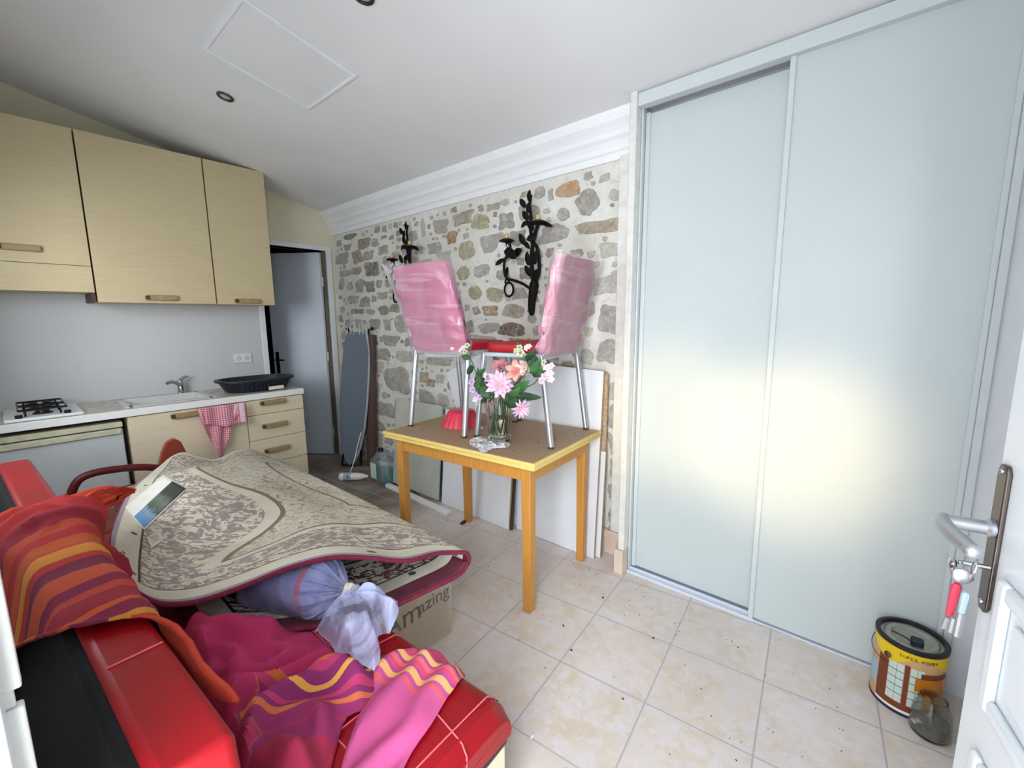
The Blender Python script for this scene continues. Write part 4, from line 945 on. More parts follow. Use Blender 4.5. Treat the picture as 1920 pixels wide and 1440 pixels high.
def rr_box(x0, x1, y0, y1, z0, z1): return MB().box(x0, x1, y0, y1, z0, z1)
ob('liquid', rr_box(.935, 1.195, -.275, -.115, .004, .105), M['teal'], jg, bevel=.015)
ob('container_wall', MB().hexa([(.93, -.28, .0), (1.20, -.28, .0), (1.20, -.11, .0), (.93, -.11, .0)], [(.93, -.28, .21), (1.20, -.28, .21), (1.20, -.11, .21), (.93, -.11, .21)]).hexa([(.94, -.27, .21), (1.19, -.27, .21), (1.19, -.12, .21), (.94, -.12, .21)], [(.97, -.23, .265), (1.10, -.23, .265), (1.10, -.16, .265), (.97, -.16, .265)]), M['can_clear'], jg, bevel=.02, seg=3)
ob('cap', MB().lathe((.985, -.20, .255), [(.025, 0), (.025, .03), (.02, .034), (.001, .034)], 20), M['navy_ink'], jg)
ob('carry_handle', MB().tube(catmull([(1.03, -.195, .25), (1.06, -.195, .30), (1.13, -.195, .30), (1.17, -.195, .22)], 14), .012, 8), M['can_clear'], jg)
ob('paper_label', bx(.940, 1.025, -.284, -.281, .03, .17), M['pale_can'], jg)
a_ = at(637, 894, 'z', .036); b_ = at(691, 893, 'z', .036); ax = (b_-a_).normalized(); Lb = (b_-a_).length
bt = thing('plastic_bottle', 'white plastic bottle with blue label lying on the floor by the ironing board', 'bottle', (a_.x, a_.y, 0))
pr = [(.001, 0), (.028, 0), (.036, .008), (.036, Lb*.30), (.034, Lb*.36), (.034, Lb*.62), (.026, Lb*.80), (.014, Lb*.90), (.012, Lb*.99), (.001, Lb)]
ob('bottle_body', MB().lathe(a_, pr, 24, ax), M['white_edge'], bt)
lb = ob('blue_label', MB().lathe(a_+ax*Lb*.16, [(.0365, 0), (.0365, Lb*.26)], 24, ax, cap=False), M['blue_tag'], bt)
ob('label_mark', MB().ball(a_+ax*Lb*.36+Vector((.01, -.032, .012)), .012, 1, .5, 1), pm('deep_blue_print', '#1C4FA0', .5, var=0), bt)
from mathutils.bvhtree import BVHTree
def bvh_of(mb): return BVHTree.FromPolygons([tuple(v) for v in mb.v], [tuple(f) for f in mb.f])
def hit(bv, u, v, off=.003):
    d = ray(u, v).normalized(); loc, nrm, i, dist = bv.ray_cast(CAM, d)
    if loc is None: return None
    if nrm.dot(d) > 0: nrm = -nrm
    return loc+nrm*off

# ---------------------------------------------------------------- sofa
SR = math.radians(3.6); SO = Vector((3.64, -1.497, 0)); SM = Matrix.Translation(SO) @ Matrix.Rotation(SR, 4, 'Z'); SMI = SM.inverted()
sofa = thing('sofa', 'red leatherette sofa bed with black fabric rear, heaped with throws and a rug', 'sofa', tuple(SO), SR)
def smb():
    q = MB(); q.m = SM; return q
LS = 2.12
ob('base', smb().box(-LS, -.012, -.60, -.014, .05, .268), M['cream_board'], sofa, bevel=.006)
ob('lower_upholstery', smb().box(-LS, -.004, -.62, -.003, .262, .345), M['navy'], sofa, bevel=.018, seg=3)
seat_mb = smb()
# quilted seat pad
rows = []
prof = [(-.610, .33), (-.612, .36), (-.60, .392), (-.57, .402), (-.50, .404), (-.40, .405), (-.30, .405), (-.20, .405), (-.12, .404), (-.06, .400), (-.025, .390), (-.006, .370), (-.002, .350), (-.004, .340), (-.006, .332)]
NX = 70
for (y, z) in prof:
    r = []
    for i in range(NX+1):
        x = -LS*i/NX; e = min(1, -x/.05+.0); dz = 0
        if z > .33: dz = -.05*(1-math.sqrt(max(0, 1-(1-min(1, -x/.05))**2)))*.8
        r.append((x, y, z+dz))
    rows.append(r)
seat_mb.grid(rows); n = len(prof)
seat_mb.add([r[0] for r in rows], [tuple(range(n))]); seat_mb.add([r[-1] for r in rows], [tuple(range(n))[::-1]])
seat = ob('seat_cushion', seat_mb, M['red_leather'], sofa)
m = smb()
for x in (-.055, -.255, -.455, -.655):
    bow = lambda y: .03*math.sin((y+.1)*7)
    m.tube([(x+bow(y)*(1 if x < -.1 else .15), y, .4065) for y in [-.58+.54*k/14 for k in range(15)]]+[(x, -.008, .376), (x, .0, .350)], .0022, 6)
for y in (-.17, -.37):
    m.tube([(.0015, y-.012, .345), (-.004, y-.004, .375), (-.022, y, .395)]+[(-.05-.07*k, y+.022*math.sin(k*.6), .4065) for k in range(12)], .0022, 6)
ob('stitching', m, M['stitch'], seat)
# backrest: red front, top and near end; black fabric rear sloping out to the floor
bb = smb(); bb.hexa([(-LS, -.715, .20), (.0, -.715, .20), (.0, -.600, .20), (-LS, -.600, .20)], [(-LS, -.728, .842), (.0, -.728, .842), (.0, -.632, .842), (-LS, -.632, .842)])
bk = ob('backrest', bb, M['red_leather'], sofa, bevel=.016, seg=3)
m = smb(); m.hexa([(-LS+.01, -.90, .04), (-.04, -.90, .04), (-.02, -.70, .04), (-LS+.01, -.70, .04)], [(-LS+.01, -.742, .826), (-.012, -.742, .826), (-.012, -.722, .832), (-LS+.01, -.722, .832)])
ob('rear_panel', m, M['black_fabric'], bk, bevel=.006, label='black fabric rear')
ob('seam', smb().tube([(-.30, -.64, .8435), (-.30, -.715, .8435)], .0018, 6), M['stitch'], bk)

# ---------------------------------------------------------------- orange striped throw over the backrest
def near_l(v): # distance from the near end of the sofa of the near hem, v from the rear foot over the top to the front
    pts = [(0, 1.15), (.18, 1.02), (.30, .86), (.38, .66), (.44, .50), (.49, .44), (.55, .40), (.61, .33), (.655, .17), (.69, .14), (.73, .30), (.80, .42), (1, .5)]
    for (a, la), (b, lb) in zip(pts, pts[1:]):
        if v <= b: return la+(lb-la)*(v-a)/(b-a)
    return pts[-1][1]
PR = [(0, -.865, .30), (.18, -.83, .48), (.34, -.782, .70), (.43, -.752, .828), (.47, -.738, .850), (.53, -.69, .853), (.58, -.645, .850), (.62, -.628, .832), (.70, -.618, .76), (.82, -.598, .62), (.92, -.592, .50), (1, -.585, .44)]
def prof_at(v):
    for (a, ya, za), (b, yb, zb) in zip(PR, PR[1:]):
        if v <= b:
            t = (v-a)/(b-a); return ya+(yb-ya)*t, za+(zb-za)*t
    return PR[-1][1:]
rows = []; uvs = []; NU, NV = 110, 80
for i in range(NU+1):
    a = i/NU; r = []; q = []
    for j in range(NV+1):
        v = j/NV; l0 = near_l(v)+.010*math.sin(v*25); l = l0+(1.27+.03*math.sin(v*9)-l0)*a; y, z = prof_at(v); y2, z2 = prof_at(min(1, v+.01)); y1, z1 = prof_at(max(0, v-.01))
        n_ = Vector((0, -(z2-z1), y2-y1)).normalized(); n_ = -n_ if (n_.z < 0 and .4 < v < .6) or (v <= .4 and n_.y > 0) or (v >= .6 and n_.y < 0) else n_
        lump = max(0, min(1, (l-.95)/.15))*max(0, min(1, (1.30-l)/.08))
        f = .0035*math.sin(l*38+v*5+3*nz(l, v, 0, 3))+.005*nz(l, v*1.5, 4, 5)+.004
        f += lump*(.020+.045*nz(l*1.0, v*1.2, 9, 9)+.020*(1-abs(nz(l, v, 2, 14))*2))
        
        fr = max(0, 1-abs(v-.68)/.14)*max(0, 1-(l-l0)/.12); f += .020*fr      # rolled strand along the near hem
        hem = max(0, 1-(l-l0)/.018); f += .006*hem
        r.append((-l, y+n_.y*f, z+n_.z*f)); q.append((l-.36+.02*math.sin(v*6), v))
    rows.append(r); uvs.append(q)
m = smb().grid(rows, uvs); th = thing('striped_throw', 'red, orange and gold striped throw over the sofa backrest', 'throw', tuple(SM @ Vector((-1, -.68, .44))))
ob('draped_cloth', m, M['orange_throw'], th, solid=.006, off=1)
# bunched far end spilling over towards the armchair
rows = []; uvs = []
for i in range(50):
    a = i/49; c0 = at(128+122*a, 972-52*a-12*math.sin(3.1*a), 'z', .80-.05*a); r = []; q = []
    R0 = (.052*math.sin(math.pi*min(1, a*.8+.12))**.7)*(1-.65*a**2)+(.004 if 0 < i < 49 else .0)
    ax = Vector((-.75, .66, -.05)).normalized(); s1 = ax.cross(Vector((0, 0, 1))).normalized(); s2 = s1.cross(ax)
    for k in range(33):
        t = 2*math.pi*k/32; rr_ = R0*(1+.30*nz(math.cos(t)*1.3, math.sin(t)*1.3, a*4, 1.6)+.22*math.sin(5*t+6*a+2*nz(a, t, 0, 2)))
        r.append(c0+s1*math.cos(t)*rr_*1.15+s2*math.sin(t)*rr_*.85); q.append((.93+.1*a, t/6))
    rows.append(r); uvs.append(q)
ob('bunched_end', MB().grid(rows, uvs), M['orange_throw'], th)

# ---------------------------------------------------------------- folded oriental rug
def P3(l): return [at(u, v, 'z', z) for u, v, z in l]
NR, NC = 60, 120
near = catmull(P3([(864, 1036, .490), (820, 1038, .505), (760, 1052, .535), (690, 1046, .585), (620, 1046, .61), (540, 1066, .61), (450, 1102, .585), (360, 1130, .555), (285, 1128, .55), (228, 1085, .57), (208, 1040, .59)]), NR)
left = catmull(P3([(208, 1040, .59), (206, 1005, .60), (222, 960, .61), (245, 918, .60), (272, 895, .59), (300, 876, .58)]), NC)
far = catmull(P3([(505, 858, .47), (485, 848, .48), (465, 842, .495), (440, 847, .505), (405, 862, .52), (375, 857, .56), (345, 849, .60), (322, 857, .60), (300, 876, .58)]), NR)
fold = catmull([near[0]]+P3([(800, 1003, .487), (720, 962, .485), (640, 922, .483), (580, 893, .48), (535, 871, .475)])+[far[0]], NC)
top = []
for j in range(NR):
    v = j/(NR-1); row = []
    for i in range(NC):
        u = i/(NC-1)
        p = near[j]*(1-u)+far[j]*u+fold[i]*(1-v)+left[i]*v-(near[0]*(1-u)*(1-v)+far[0]*u*(1-v)+near[-1]*(1-u)*v+far[-1]*u*v)
        w_ = math.sin(math.pi*u)*math.sin(math.pi*v)
        p = p+Vector((0, 0, w_*(.055*math.exp(-((u-.62)/.25)**2-((v-.62)/.22)**2)-.028*math.exp(-((u-.42)/.2)**2-((v-.38)/.22)**2)+.030*math.sin(u*9+v*4)+.018*nz(p.x, p.y, 0, 3.2))))
        row.append(p)
    top.append(row)
bot_near = catmull(P3([(876, 1058, .452), (860, 1078, .434), (800, 1108, .425), (722, 1143, .422), (620, 1170, .420), (480, 1185, .420), (350, 1165, .420)]), 36)
rows = []; uvs = []; tt = .95
for j in range(NR-1, -1, -1):
    v = j/(NR-1); rows.append(top[j]); uvs.append([(2.25*i/(NC-1), .95*(1-v)) for i in range(NC)])
r0 = .021
for k in range(1, 8):
    a = math.pi*k/8; row = []
    for i in range(NC):
        p = top[0][i]; u = i/(NC-1); q = Vector((p.x, p.y+r0*math.sin(a)*1.3, p.z-r0*(1-math.cos(a))))
        q.x += (bot_near[0].x-near[0].x)*(k/8)*(1-u); row.append(q)
    rows.append(row); uvs.append([(2.25*i/(NC-1), .95+.012*k) for i in range(NC)])
for j in range(len(bot_near)):
    b = bot_near[j]; row = []
    for i in range(NC):
        u = i/(NC-1); xf = .85; x = b.x+(xf-b.x)*u; y = b.y+.03*u*0+ (top[0][i].y-near[0].y)*(1-j/35)
        row.append(Vector((x, y, b.z+.0*u)))
    rows.append(row); uvs.append([(2.25*i/(NC-1), 1.05+.82*j/35) for i in range(NC)])
rug_mb = MB().grid(rows, uvs)
rug = thing('oriental_rug', 'cream and burgundy oriental rug folded double and heaped along the sofa', 'rug', (2.2, -1.6, .42))
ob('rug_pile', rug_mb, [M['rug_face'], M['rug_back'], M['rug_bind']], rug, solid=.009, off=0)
ed = [r[0] for r in rows]; ob('bound_edge', MB().tube(ed, .0085, 8), M['rug_bind'], rug, label='burgundy overlocked binding')
bv = bvh_of(rug_mb)
# papers on the rug back
def decal(name, c, mat, off, n=12, parent=None, th=.0006):
    rws = []; uvq = []
    for j in range(n+1):
        b = j/n; r = []; q = []
        for i in range(n+1):
            a = i/n
            u = (c[0][0]*(1-a)+c[1][0]*a)*(1-b)+(c[3][0]*(1-a)+c[2][0]*a)*b; v = (c[0][1]*(1-a)+c[1][1]*a)*(1-b)+(c[3][1]*(1-a)+c[2][1]*a)*b
            r.append(hit(bv, u, v, off)); q.append((a, b))
        rws.append(r); uvq.append(q)
    return ob(name, MB().grid(rws, uvq), mat, parent, solid=th, off=0)
lf = thing('printed_leaflet', 'leaflet with a blue and grey landscape photo lying on the rug', 'leaflet', tuple(hit(bv, 293, 945)))
pp = decal('paper_sheet', [(235, 954), (309, 891), (352, 919), (271, 997)], M['paper'], .007, parent=lf)
decal('photo_print', [(252, 972), (324, 905), (349, 919), (271, 993)], M['photo'], .0085, parent=pp, n=10)
lb = thing('care_label', 'small square white label stuck to the rug beside the leaflet', 'label', tuple(hit(bv, 290, 1014)))
c_ = decal('label_sheet', [(274, 1010), (298, 998), (308, 1014), (283, 1032)], M['cream_label'], .007, 6, lb)
m = MB()
for k in range(4):
    a = hit(bv, 281+2.0*k, 1012+3.2*k, .0085); b = hit(bv, 296+2.0*k, 1004+3.2*k, .0085); m.tube([a, b], .0012, 5)
ob('label_print', m, M['board_edge'], c_)

# ---------------------------------------------------------------- cardboard box under the rug
bxt = thing('cardboard_box', 'beige cardboard box wrapped in clear film under the folded rug end', 'box', (2.80, -1.285, 0))
ob('carton', bx(2.52, 2.93, -1.462, -1.10, .0, .395), M['card'], bxt, bevel=.004)
ob('film_wrap', MB().grid([[Vector((2.936+.004*nz(y, z, 0, 12), y, z)) for y in [-1.465+.37*k/14 for k in range(15)]] for z in [.01+.385*j/14 for j in range(15)]]), M['film'], bxt)
def text(s, size, mat, mtx, parent, name='lettering', ext=.0006):
    cu = bpy.data.curves.new(name, 'FONT'); cu.body = s; cu.size = size; cu.extrude = ext; cu.align_x = 'LEFT'
    o = bpy.data.objects.new('tmp', cu); me = bpy.data.meshes.new_from_object(o); bpy.data.objects.remove(o)
    q = MB(); q.m = mtx; q.add([v.co.copy() for v in me.vertices], [tuple(p.vertices) for p in me.polygons]); return ob(name, q, mat, parent, smooth=False)
def face_x(x, y, z, roll=0): # text on a face looking to +x, reading towards +y
    return Matrix.Translation((x, y, z)) @ Matrix(((0, 0, 1, 0), (1, 0, 0, 0), (0, 1, 0, 0), (0, 0, 0, 1))) @ Matrix.Rotation(roll, 4, 'Z')
text('Am', .13, M['card_ink'], face_x(2.9315, -1.445, .165, .03), bxt, 'brown_lettering')
text('azing', .085, M['card_ink'], face_x(2.9315, -1.275, .185, .03), bxt, 'brown_lettering')

# ---------------------------------------------------------------- roll in a lilac plastic bag, knotted
K0 = at(652, 1108, 'z', .51); A0 = Vector((2.66, -1.775, .480)); axv = (K0-A0).normalized(); LB = (K0-A0).length
bg = thing('bagged_roll', 'rolled bedding in a lilac see-through plastic bag knotted with tape', 'bag', tuple(A0+Vector((.2, 0, -.08))))
ob('rolled_bedding', MB().lathe(A0, [(.001, .02), (.075, .022), (.088, .04), (.090, LB-.13), (.084, LB-.105), (.075, LB-.10), (.001, LB-.095)], 40, axv, flute=lambda a, z: .02*math.sin(3*a+z*20)), pm('blue_grey_bedding', '#A6AFE6', .9, var=.2, scale=12, bump=.5, bscale=20), bg)
ob('pink_band', MB().lathe(A0, [(.0915, LB-.14), (.093, LB-.132), (.0915, LB-.122)], 48, axv, cap=False), M['stitch'], bg)
prof_b = [(.02, -.01), (.08, .0), (.098, .03), (.100, LB*.5), (.099, LB-.12), (.088, LB-.085), (.060, LB-.055), (.030, LB-.02), (.019, LB), (.018, LB+.02), (.022, LB+.035)]
rws = []; q_ = Vector((0, 0, 1)).rotation_difference(axv)
prof_s = catmull([(r, 0, z) for r, z in prof_b], 46)
for i, p in enumerate(prof_s):
    tn = max(0, 1-abs(p.z-(LB-.035))/.10); r = []
    for k in range(97):
        a = 2*math.pi*k/96; rr_ = p.x*(1+tn*(.20*math.sin(15*a+2*math.sin(3*a))+.08*math.sin(31*a))+.05*nz(math.cos(a), math.sin(a), p.z*9, 1.7))
        r.append(A0+q_ @ Vector((rr_*math.cos(a), rr_*math.sin(a), p.z)))
    rws.append(r)
film_ = ob('bag_film', MB().grid(rws), M['bag_film'], bg)
kn = A0+axv*(LB+.008); ob('tape_knot', MB().lathe(kn-axv*.014, [(.020, 0), (.026, .004), (.027, .022), (.022, .028)], 24, axv, flute=lambda a, z: .12*math.sin(4*a)), M['cream_label'], bg, label='cream tape round the neck of the bag')
nk = A0+axv*(LB+.03)
hem = catmull(P3([(712, 1112, .50), (738, 1122, .49), (748, 1142, .475), (735, 1172, .455), (712, 1202, .445), (708, 1250, .435), (672, 1246, .435), (640, 1222, .44), (612, 1205, .45), (590, 1182, .47), (606, 1166, .48), (628, 1150, .49)]), 60)
rws = []
for i in range(22):
    t = i/21; r = []
    for k, h_ in enumerate(hem):
        p = nk*(1-t)+h_*t; p = p+Vector((0, 0, .030*math.sin(math.pi*t)+(.014*math.sin(k*.55+2*t)+.016*nz(k*.10, t*2, 1, 2))*t))+Vector((0, .005*math.sin(k*1.1)*t, 0)); r.append(p)
    rws.append(r)
ob('bag_tail', MB().grid(rws), M['bag_tail'], bg)

# ---------------------------------------------------------------- magenta throws on the seat
def seat_z(x, y):
    l = SMI @ Vector((x, y, 0)); z = .408
    if l.y > -.05: z -= (.05+l.y)*.9
    return z
q = P3([(322, 1188, .47), (345, 1168, .48), (392, 1146, .49), (440, 1136, .50), (500, 1134, .50), (545, 1146, .49), (590, 1160, .48), (612, 1190, .46), (650, 1215, .45), (690, 1240, .44), (702, 1275, .43), (690, 1320, .42), (650, 1345, .42), (628, 1400, .42), (600, 1500, .42), (500, 1560, .42), (430, 1480, .42), (395, 1360, .44), (372, 1290, .46), (352, 1240, .47)])
pl = smooth_poly([(a.x, min(a.y, 9)) for a in q], 3); cx0 = sum(a[0] for a in pl)/len(pl); cy0 = sum(a[1] for a in pl)/len(pl)
def z1(x, y, d):
    a_ = x*.8+y*.6; b_ = y*.8-x*.6; e = min(1, d/.05); e = e*e*(3-2*e)
    w1 = 1.3*nz(a_, b_, 3, 4.5); w2 = 1.5*nz(a_, b_, 8, 5)
    f1 = .5+.5*math.sin(b_*46+6*w1+2*math.sin(a_*9)); f2 = .5+.5*math.sin(a_*38-b_*18+5*w2); k_ = .5+.5*nz(x, y, 6, 5)*1.6
    h = .010+e*(.012+.072*f1**1.5*k_+.050*f2**2*(1-k_*.6)+.03*max(0, nz(x, y, 1, 3)))+.006*(1-e)*math.sin(x*60+y*30)
    back = max(0, min(1, (-(y)-1.86)/.18)); h += .06*back*e
    return seat_z(x, y)+max(.004, h)
SA = at(470, 1325, 'z', .43); SB = at(655, 1250, 'z', .43); dS = (SB-SA).normalized(); nS = Vector((-dS.y, dS.x, 0)); nS = nS if nS.dot(CAM-SA) > 0 else -nS
def uv1(x, y):
    v_ = (.50+(Vector((x, y, 0))-SA).dot(nS)+.035*nz(x, y, 2, 5)+.10*((Vector((x, y, 0))-SA).dot(dS)-.15)**2)
    return (v_ if (Vector((x, y, 0))-SA).dot(dS) > .02*math.sin(x*40) else min(v_, .49), y)
tag(ob('magenta_throw', sheet(pl, z1, uv1, .0085), M['magenta_throw'], solid=.004, off=1), 'crumpled magenta throw with orange and purple stripes on the sofa seat', 'throw')
q = P3([(705, 1232, .43), (742, 1216, .43), (790, 1206, .425), (828, 1200, .42), (842, 1218, .40), (870, 1250, .39), (858, 1285, .408), (838, 1312, .41), (810, 1360, .41), (775, 1410, .41), (745, 1470, .41), (705, 1560, .41), (630, 1560, .41), (636, 1470, .41), (648, 1410, .42), (668, 1350, .42), (690, 1300, .43)])
pl2 = smooth_poly([(a.x, a.y) for a in q], 3); E1 = at(845, 1232, 'z', .41); E0 = at(690, 1480, 'z', .41); dE = (E1-E0); LE = dE.length; dE.normalize(); sE = Vector((-dE.y, dE.x, 0))
def z2(x, y, d):
    s = (Vector((x, y, 0))-E0).dot(sE); l = (Vector((x, y, 0))-E0).dot(dE); e = min(1, d/.02)
    h = .006+e*(.010+.012*math.sin(s*70+l*10+2.5*nz(x, y, 5, 6))+.012*max(0, nz(x, y, 3, 9)))
    return seat_z(x, y)+max(.004, h)
def uv2(x, y):
    p = Vector((x, y, 0))-E0; l = p.dot(dE); s = p.dot(sE); return ((l/LE)*.75+.012*math.sin(s*60), s)
tag(ob('pink_throw', sheet(pl2, z2, uv2, .008), M['pink_strip'], solid=.004, off=1), 'pink cloth with wavy striped border stretched over the near sofa corner', 'throw')

# ---------------------------------------------------------------- armchair between sofa and fridge
XA = .98
ac = thing('armchair', 'old armchair with oxblood tube arm and rust velvet back before the fridge', 'armchair', (XA-.15, -1.85, 0))
pts = [at(u, v, 'x', XA) for u, v in ((128, 960), (131, 938), (138, 914), (152, 897), (180, 886), (225, 879), (268, 876), (300, 878))]
ob('arm_tube', MB().tube(catmull([Vector((XA, p.y, p.z)) for p in pts[1:]], 30), .021, 12), M['oxblood'], ac)
ob('arm_post', MB().tube([pts[1], Vector((XA, pts[1].y+.01, .02))], .014, 10), M['cream_board'], ac)
q = [at(u, v, 'x', XA-.10) for u, v in ((290, 905), (296, 872), (302, 848), (311, 829), (325, 821), (338, 827), (347, 845), (351, 870), (352, 905))]
ob('back_pad', MB().prism([Vector((p.x, p.y, p.z)) for p in q]+[Vector((XA-.1, q[-1].y, .35)), Vector((XA-.1, q[0].y, .35))], (-.025, 0, 0), (.025, 0, 0)), M['velvet'], ac, bevel=.02, seg=3)
ob('seat_pad', bx(XA-.30, XA+.12, -2.06, -1.62, .16, .26), M['velvet'], ac, bevel=.03, seg=3)
for x in (XA-.27, XA+.09):
    for y in (-2.03, -1.65): ob('leg', MB().tube([(x, y, .20), (x, y, .0)], .014, 10), M['oxblood'], ac)

# ---------------------------------------------------------------- open entrance door, handle and keys
LL = Vector((4.476, -1.281, 0)); LM = Matrix.Translation(LL) @ Matrix.Rotation(math.atan2(-.981, .196), 4, 'Z')
dr = thing('door_2', None, None, tuple(LL)); dr['kind'] = 'structure'
def lm():
    q = MB(); q.m = LM; return q
LWD = .97
ob('door_leaf', lm().box(0, LWD, 0, .04, .012, 2.16), M['white_paint'], dr, bevel=.003)
def panel(z0, z1, x0=.072, x1=.88):
    m = lm(); w_ = .026
    for (a, b, c, d) in ((x0, x0+w_, z0, z1), (x1-w_, x1, z0, z1), (x0+w_, x1-w_, z0, z0+w_), (x0+w_, x1-w_, z1-w_, z1)): m.box(a, b, -.012, 0, c, d)
    o = ob('panel_moulding', m, M['white_paint'], dr, bevel=.007, seg=3)
    ob('raised_field', lm().box(x0+.045, x1-.045, -.005, 0, z0+.045, z1-.045), M['white_paint'], o, bevel=.004)
panel(.815, 1.025); panel(.12, .735); panel(1.30, 2.05, .10)
ob('door_edge_strip', lm().box(-.002, .0, .004, .036, .012, 2.16), M['cream_frame'], dr)
pl_ = ob('handle_plate', lm().prism([(x, 0, z) for x, z in ((.012, .955), (.018, .945), (.035, .945), (.042, .955), (.042, 1.175), (.036, 1.186), (.018, 1.186), (.012, 1.175))], (0, -.007, 0), (0, 0, 0)), M['nickel'], dr, bevel=.002)
m = lm(); m.lathe((.027, -.006, 1.083), [(.014, 0), (.014, .006), (.0105, .010), (.0105, .055)], 20, (0, -1, 0))
m.tube(catmull([(.020, -.060, 1.083), (.036, -.068, 1.083), (.075, -.066, 1.081), (.118, -.058, 1.078)], 16), [.0105, .012, .012]+[.0115]*10+[.011, .0105, .010], 14)
m.ball((.120, -.058, 1.078), .0115)
ob('door_handle', m, M['steel'], dr)
ob('screw', lm().ball((.027, -.007, 1.176), .004).ball((.027, -.007, .960), .004), M['chrome'], dr)
nrm_l = Vector((.981, .196, 0))
def ka(u, v, o=.035): return at_plane(u, v, LL-nrm_l*o, nrm_l)
ky = thing('key_bunch', 'bunch of keys with red and blue tags hanging from the entrance door lock', 'keys', tuple(ka(1815, 1100)))
ob('lock_key', MB().tube([LM @ Vector((.027, -.002, 1.018)), LM @ Vector((.027, -.040, 1.018))], .004, 8).ball(LM @ Vector((.027, -.046, 1.012)), .011, .5, 1, 1), M['chrome'], ky)
c = ka(1826, 1068); ob('key_ring', MB().tube([c+Vector((.02*.2*math.cos(t), .014*math.cos(t), .017*math.sin(t))) for t in [2*math.pi*k/24 for k in range(24)]], .0015, 6, closed=True), M['chrome'], ky)
c = ka(1803, 1080); ob('key_head', MB().ball(c, .013, 1, .35, 1), M['steel'], ky)
for nm, mat, (u0, v0), (u1, v1), w_ in (('red_tag', M['red_tag'], (1795, 1094), (1780, 1152), .0065), ('blue_tag', M['blue_tag'], (1812, 1110), (1802, 1150), .0055)):
    a = ka(u0, v0); b = ka(u1, v1); ob(nm, MB().tube([a, a*.9+b*.1, b], [w_*.6, w_, w_*.8], 8), mat, ky)
for (u0, v0), (u1, v1) in (((1778, 1156), (1770, 1176)), ((1790, 1158), (1783, 1184)), ((1803, 1150), (1794, 1192))): ob('key', MB().tube([ka(u0, v0), ka(u1, v1)], .0048, 8), M['steel'], ky)
# chipped white door frame post at the left edge of the picture
m = MB().prism([Vector((3.70, -2.308, z)) for z in ()] or [Vector((3.705, -2.318, 0)), Vector((3.745, -2.318, 0)), Vector((3.745, -2.62, 0)), Vector((3.675, -2.62, 0)), Vector((3.675, -2.335, 0))], (0, 0, 0), (0, 0, 2.35))
structure('trim_6', m, M['white_paint'], bevel=.003)
m = MB().box(3.698, 3.712, -2.325, -2.306, 0, 1.042).box(3.699, 3.709, -2.325, -2.311, 1.042, 1.062).box(3.698, 3.713, -2.325, -2.305, 1.062, 2.35); structure('trim_7', m, M['cream_frame'], bevel=.002)

# ---------------------------------------------------------------- paint tin and jar by the sliding doors
CC = Vector((4.487, -.252, 0)); RC, HC = .098, .262
pc = thing('paint_tin', 'round paint tin with yellow band and window picture in front of the wardrobe', 'paint tin', tuple(CC))
F0 = math.atan2(CAM.y-CC.y, CAM.x-CC.x)
ob('tin_body', MB().lathe(CC, [(RC-.004, 0), (RC, .004), (RC, HC-.012)], 64), M['tan_can'], pc)
def patch(mb, a0, a1, z0f, z1f, off=.0006, n=14):
    """curved label piece, angles in degrees from the camera-facing side"""
    rws = []
    for j in range(2):
        r = []
        for k in range(n+1):
            a = a0+(a1-a0)*k/n; z = (z0f(a) if callable(z0f) else z0f) if j == 0 else (z1f(a) if callable(z1f) else z1f); t = F0+math.radians(a)
            r.append(CC+Vector(((RC+off)*math.cos(t), (RC+off)*math.sin(t), z)))
        rws.append(r)
    return mb.grid(rws)
zt = HC-.012; yb = lambda a: zt-.040-.022*math.sin(math.radians((a+60)*3.2))
lab = ob('yellow_band', patch(MB(), -100, 100, yb, zt, .0012, 60), M['yellow_can'], pc)
ob('brown_frames', patch(patch(patch(MB(), -50, -30, .03, .205), -3, 5, .03, .20), -50, 40, .022, .045), M['brown_can'], pc)
m = MB(); patch(m, -29, -16, .048, .195, .001); patch(m, -15, -4, .048, .195, .001); patch(m, 6, 16, .048, .195, .001); patch(m, 17, 27, .048, .195, .001); pn = ob('window_panes', m, M['pale_can'], pc)
for z in (.077, .106, .135, .164):
    for a0, a1 in ((-29, -4), (6, 27)): ob('glazing_bar', patch(MB(), a0, a1, z, z+.0022, .0016), M['nickel'], pn)
ob('amber_blob', patch(patch(MB(), 14, 66, .115, .165, .0018), 20, 75, .10, .125, .0015), M['amber_can'], pc)
ob('dark_patch', patch(MB(), 22, 75, .165, .185, .0015), M['brown_can'], pc)
ob('pale_patch', patch(MB(), -85, -51, .06, .15, .001), M['blue_tag'], pc)
ob('white_stripe', patch(MB(), -50, 30, .012, .021, .001), M['white_edge'], pc)
ob('base_band', patch(MB(), -180, 180, .0, .011, .0012, 60), M['navy_ink'], pc)
ob('rim', MB().lathe(CC, [(RC, zt-.002), (RC+.004, zt), (RC+.004, HC), (RC-.002, HC+.002), (RC-.010, HC), (RC-.012, HC-.010)], 64, cap=False), M['dark_rim'], pc)
ld = ob('lid', MB().lathe(CC+Vector((0, 0, HC-.012)), [(.001, .001), (.052, .001), (.058, .006), (.072, .006), (.078, .001), (RC-.011, .001)], 64, cap=False), M['tin_lid'], pc)
ob('lid_tab', bx(CC.x-.005, CC.x+.030, CC.y-.055, CC.y-.025, HC-.010, HC+.016), M['tray'], ld, bevel=.005)
ob('opener', MB().tube([CC+Vector((-.055, -.01, HC-.002)), CC+Vector((-.02, -.03, HC+.002)), CC+Vector((.01, -.048, HC))], .004, 6), M['nickel'], ld)
hp = CC+Vector(((RC+.004)*math.cos(F0-math.radians(32)), (RC+.004)*math.sin(F0-math.radians(32)), zt-.045))
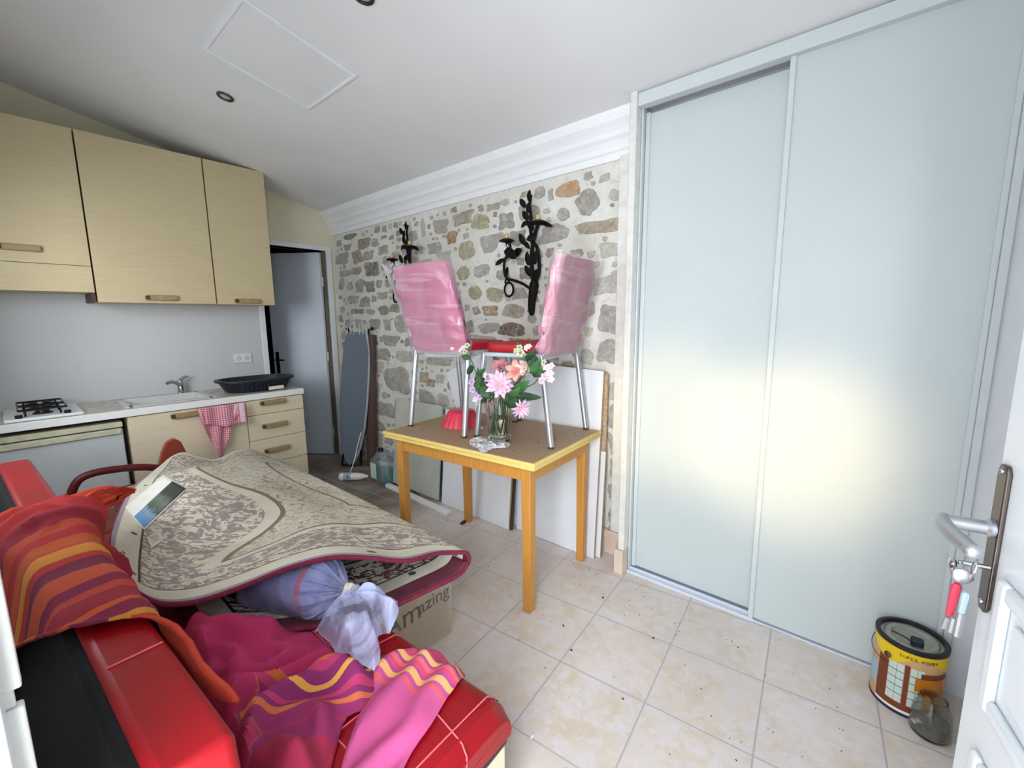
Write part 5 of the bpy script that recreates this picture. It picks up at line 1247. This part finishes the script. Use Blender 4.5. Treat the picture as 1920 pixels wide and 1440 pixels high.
ob('handle_lug', MB().lathe(hp, [(.011, 0), (.011, .004), (.005, .008), (.001, .008)], 16, (math.cos(F0-.56), math.sin(F0-.56), 0)), M['nickel'], pc)
ob('wire_handle', MB().tube([CC+Vector(((RC+.008)*math.cos(F0+math.radians(a)), (RC+.008)*math.sin(F0+math.radians(a)), zt-.045-.03*math.sin(math.radians((a+115)*1.1)))) for a in range(-115, -30, 6)], .0014, 6), M['nickel'], pc)
for k, ch in enumerate('SUPER POWER'):
    a = math.radians(-14+5.6*k); t = F0+a; mt = Matrix.Translation(CC+Vector(((RC+.0018)*math.cos(t), (RC+.0018)*math.sin(t), zt-.026))) @ Matrix.Rotation(t+math.pi/2, 4, 'Z') @ Matrix.Rotation(math.pi/2, 4, 'X')
    if ch != ' ': text(ch, .016, M['brown_can'], mt, lab, 'lettering', .0003)
JC = Vector((4.552, -.372, .0)); jr = thing('glass_jar', 'smoky glass jar half full of grey dregs beside the paint tin', 'jar', tuple(JC))
ob('jar_glass', MB().lathe(JC, [(.001, .002), (.050, .002), (.055, .010), (.055, .050), (.050, .085), (.036, .118), (.033, .130), (.036, .133), (.0345, .133), (.031, .130), (.033, .118), (.047, .085), (.052, .050), (.052, .012), (.001, .008)], 40), M['grey_glass'], jr)
ob('dregs', MB().lathe(JC, [(.001, .010), (.049, .012), (.050, .045), (.03, .052), (.001, .046)], 30, flute=lambda a, z: .04*math.sin(3*a)), pm('grey_dregs', '#9A9890', .8, var=.2, scale=60), jr)
ob('paper_shred', MB().ball(JC+Vector((-.030, -.026, .040)), .018, 1.2, .6, .7, 8, 6), M['tissue'], jr)

# ---------------------------------------------------------------- dirt on the floor
def scatter(n, seed, smin, smax, mat, label, name, regions):
    rr = random.Random(seed); m = MB()
    for k in range(n):
        x0, x1, y0, y1 = regions[rr.choices(range(len(regions)), [r[4] for r in regions])[0]][:4]
        x = rr.uniform(x0, x1); y = rr.uniform(y0, y1)
        s = rr.uniform(smin, smax)*(2.2 if rr.random() < .06 else 1); a = rr.uniform(0, 3.14); q = MB(); q.m = Matrix.Translation((x, y, s*.3)) @ Matrix.Rotation(a, 4, 'Z'); q.ball((0, 0, 0), s, rr.uniform(.8, 1.6), rr.uniform(.5, .9), .45, 6, 4)
        b = len(m.v); m.v += q.v; m.f += [[i+b for i in f] for f in q.f]; m.uv += q.uv; m.mi += q.mi
    tag(ob(name, m, mat), label, 'crumbs', kind='stuff')
REG = [(2.0, 3.1, -.75, -.24, 3), (3.15, 4.35, -.75, -.20, 3), (3.0, 4.4, -1.35, -.7, 3), (1.2, 2.6, -1.1, -.35, 2), (3.15, 3.6, -.45, -.2, 1), (2.0, 3.1, -.32, -.24, 2)]
scatter(330, 5, .0012, .0030, M['crumb'], 'dark crumbs and dead insects scattered over the tiled floor', 'floor_crumbs', REG)
scatter(45, 9, .0018, .0036, M['pale_crumb'], 'white paint flakes scattered over the tiled floor', 'paint_flakes', REG)
tag(ob('dead_leaf', sheet(smooth_poly([(at(u, v, 'z', 0).x, at(u, v, 'z', 0).y) for u, v in ((862, 983), (868, 977), (876, 975), (874, 980), (867, 985))], 2), lambda x, y, d: .004+d*.3, lambda x, y: (x, y), .005), M['crumb']), 'dark shrivelled leaf on the floor under the table', 'leaf')
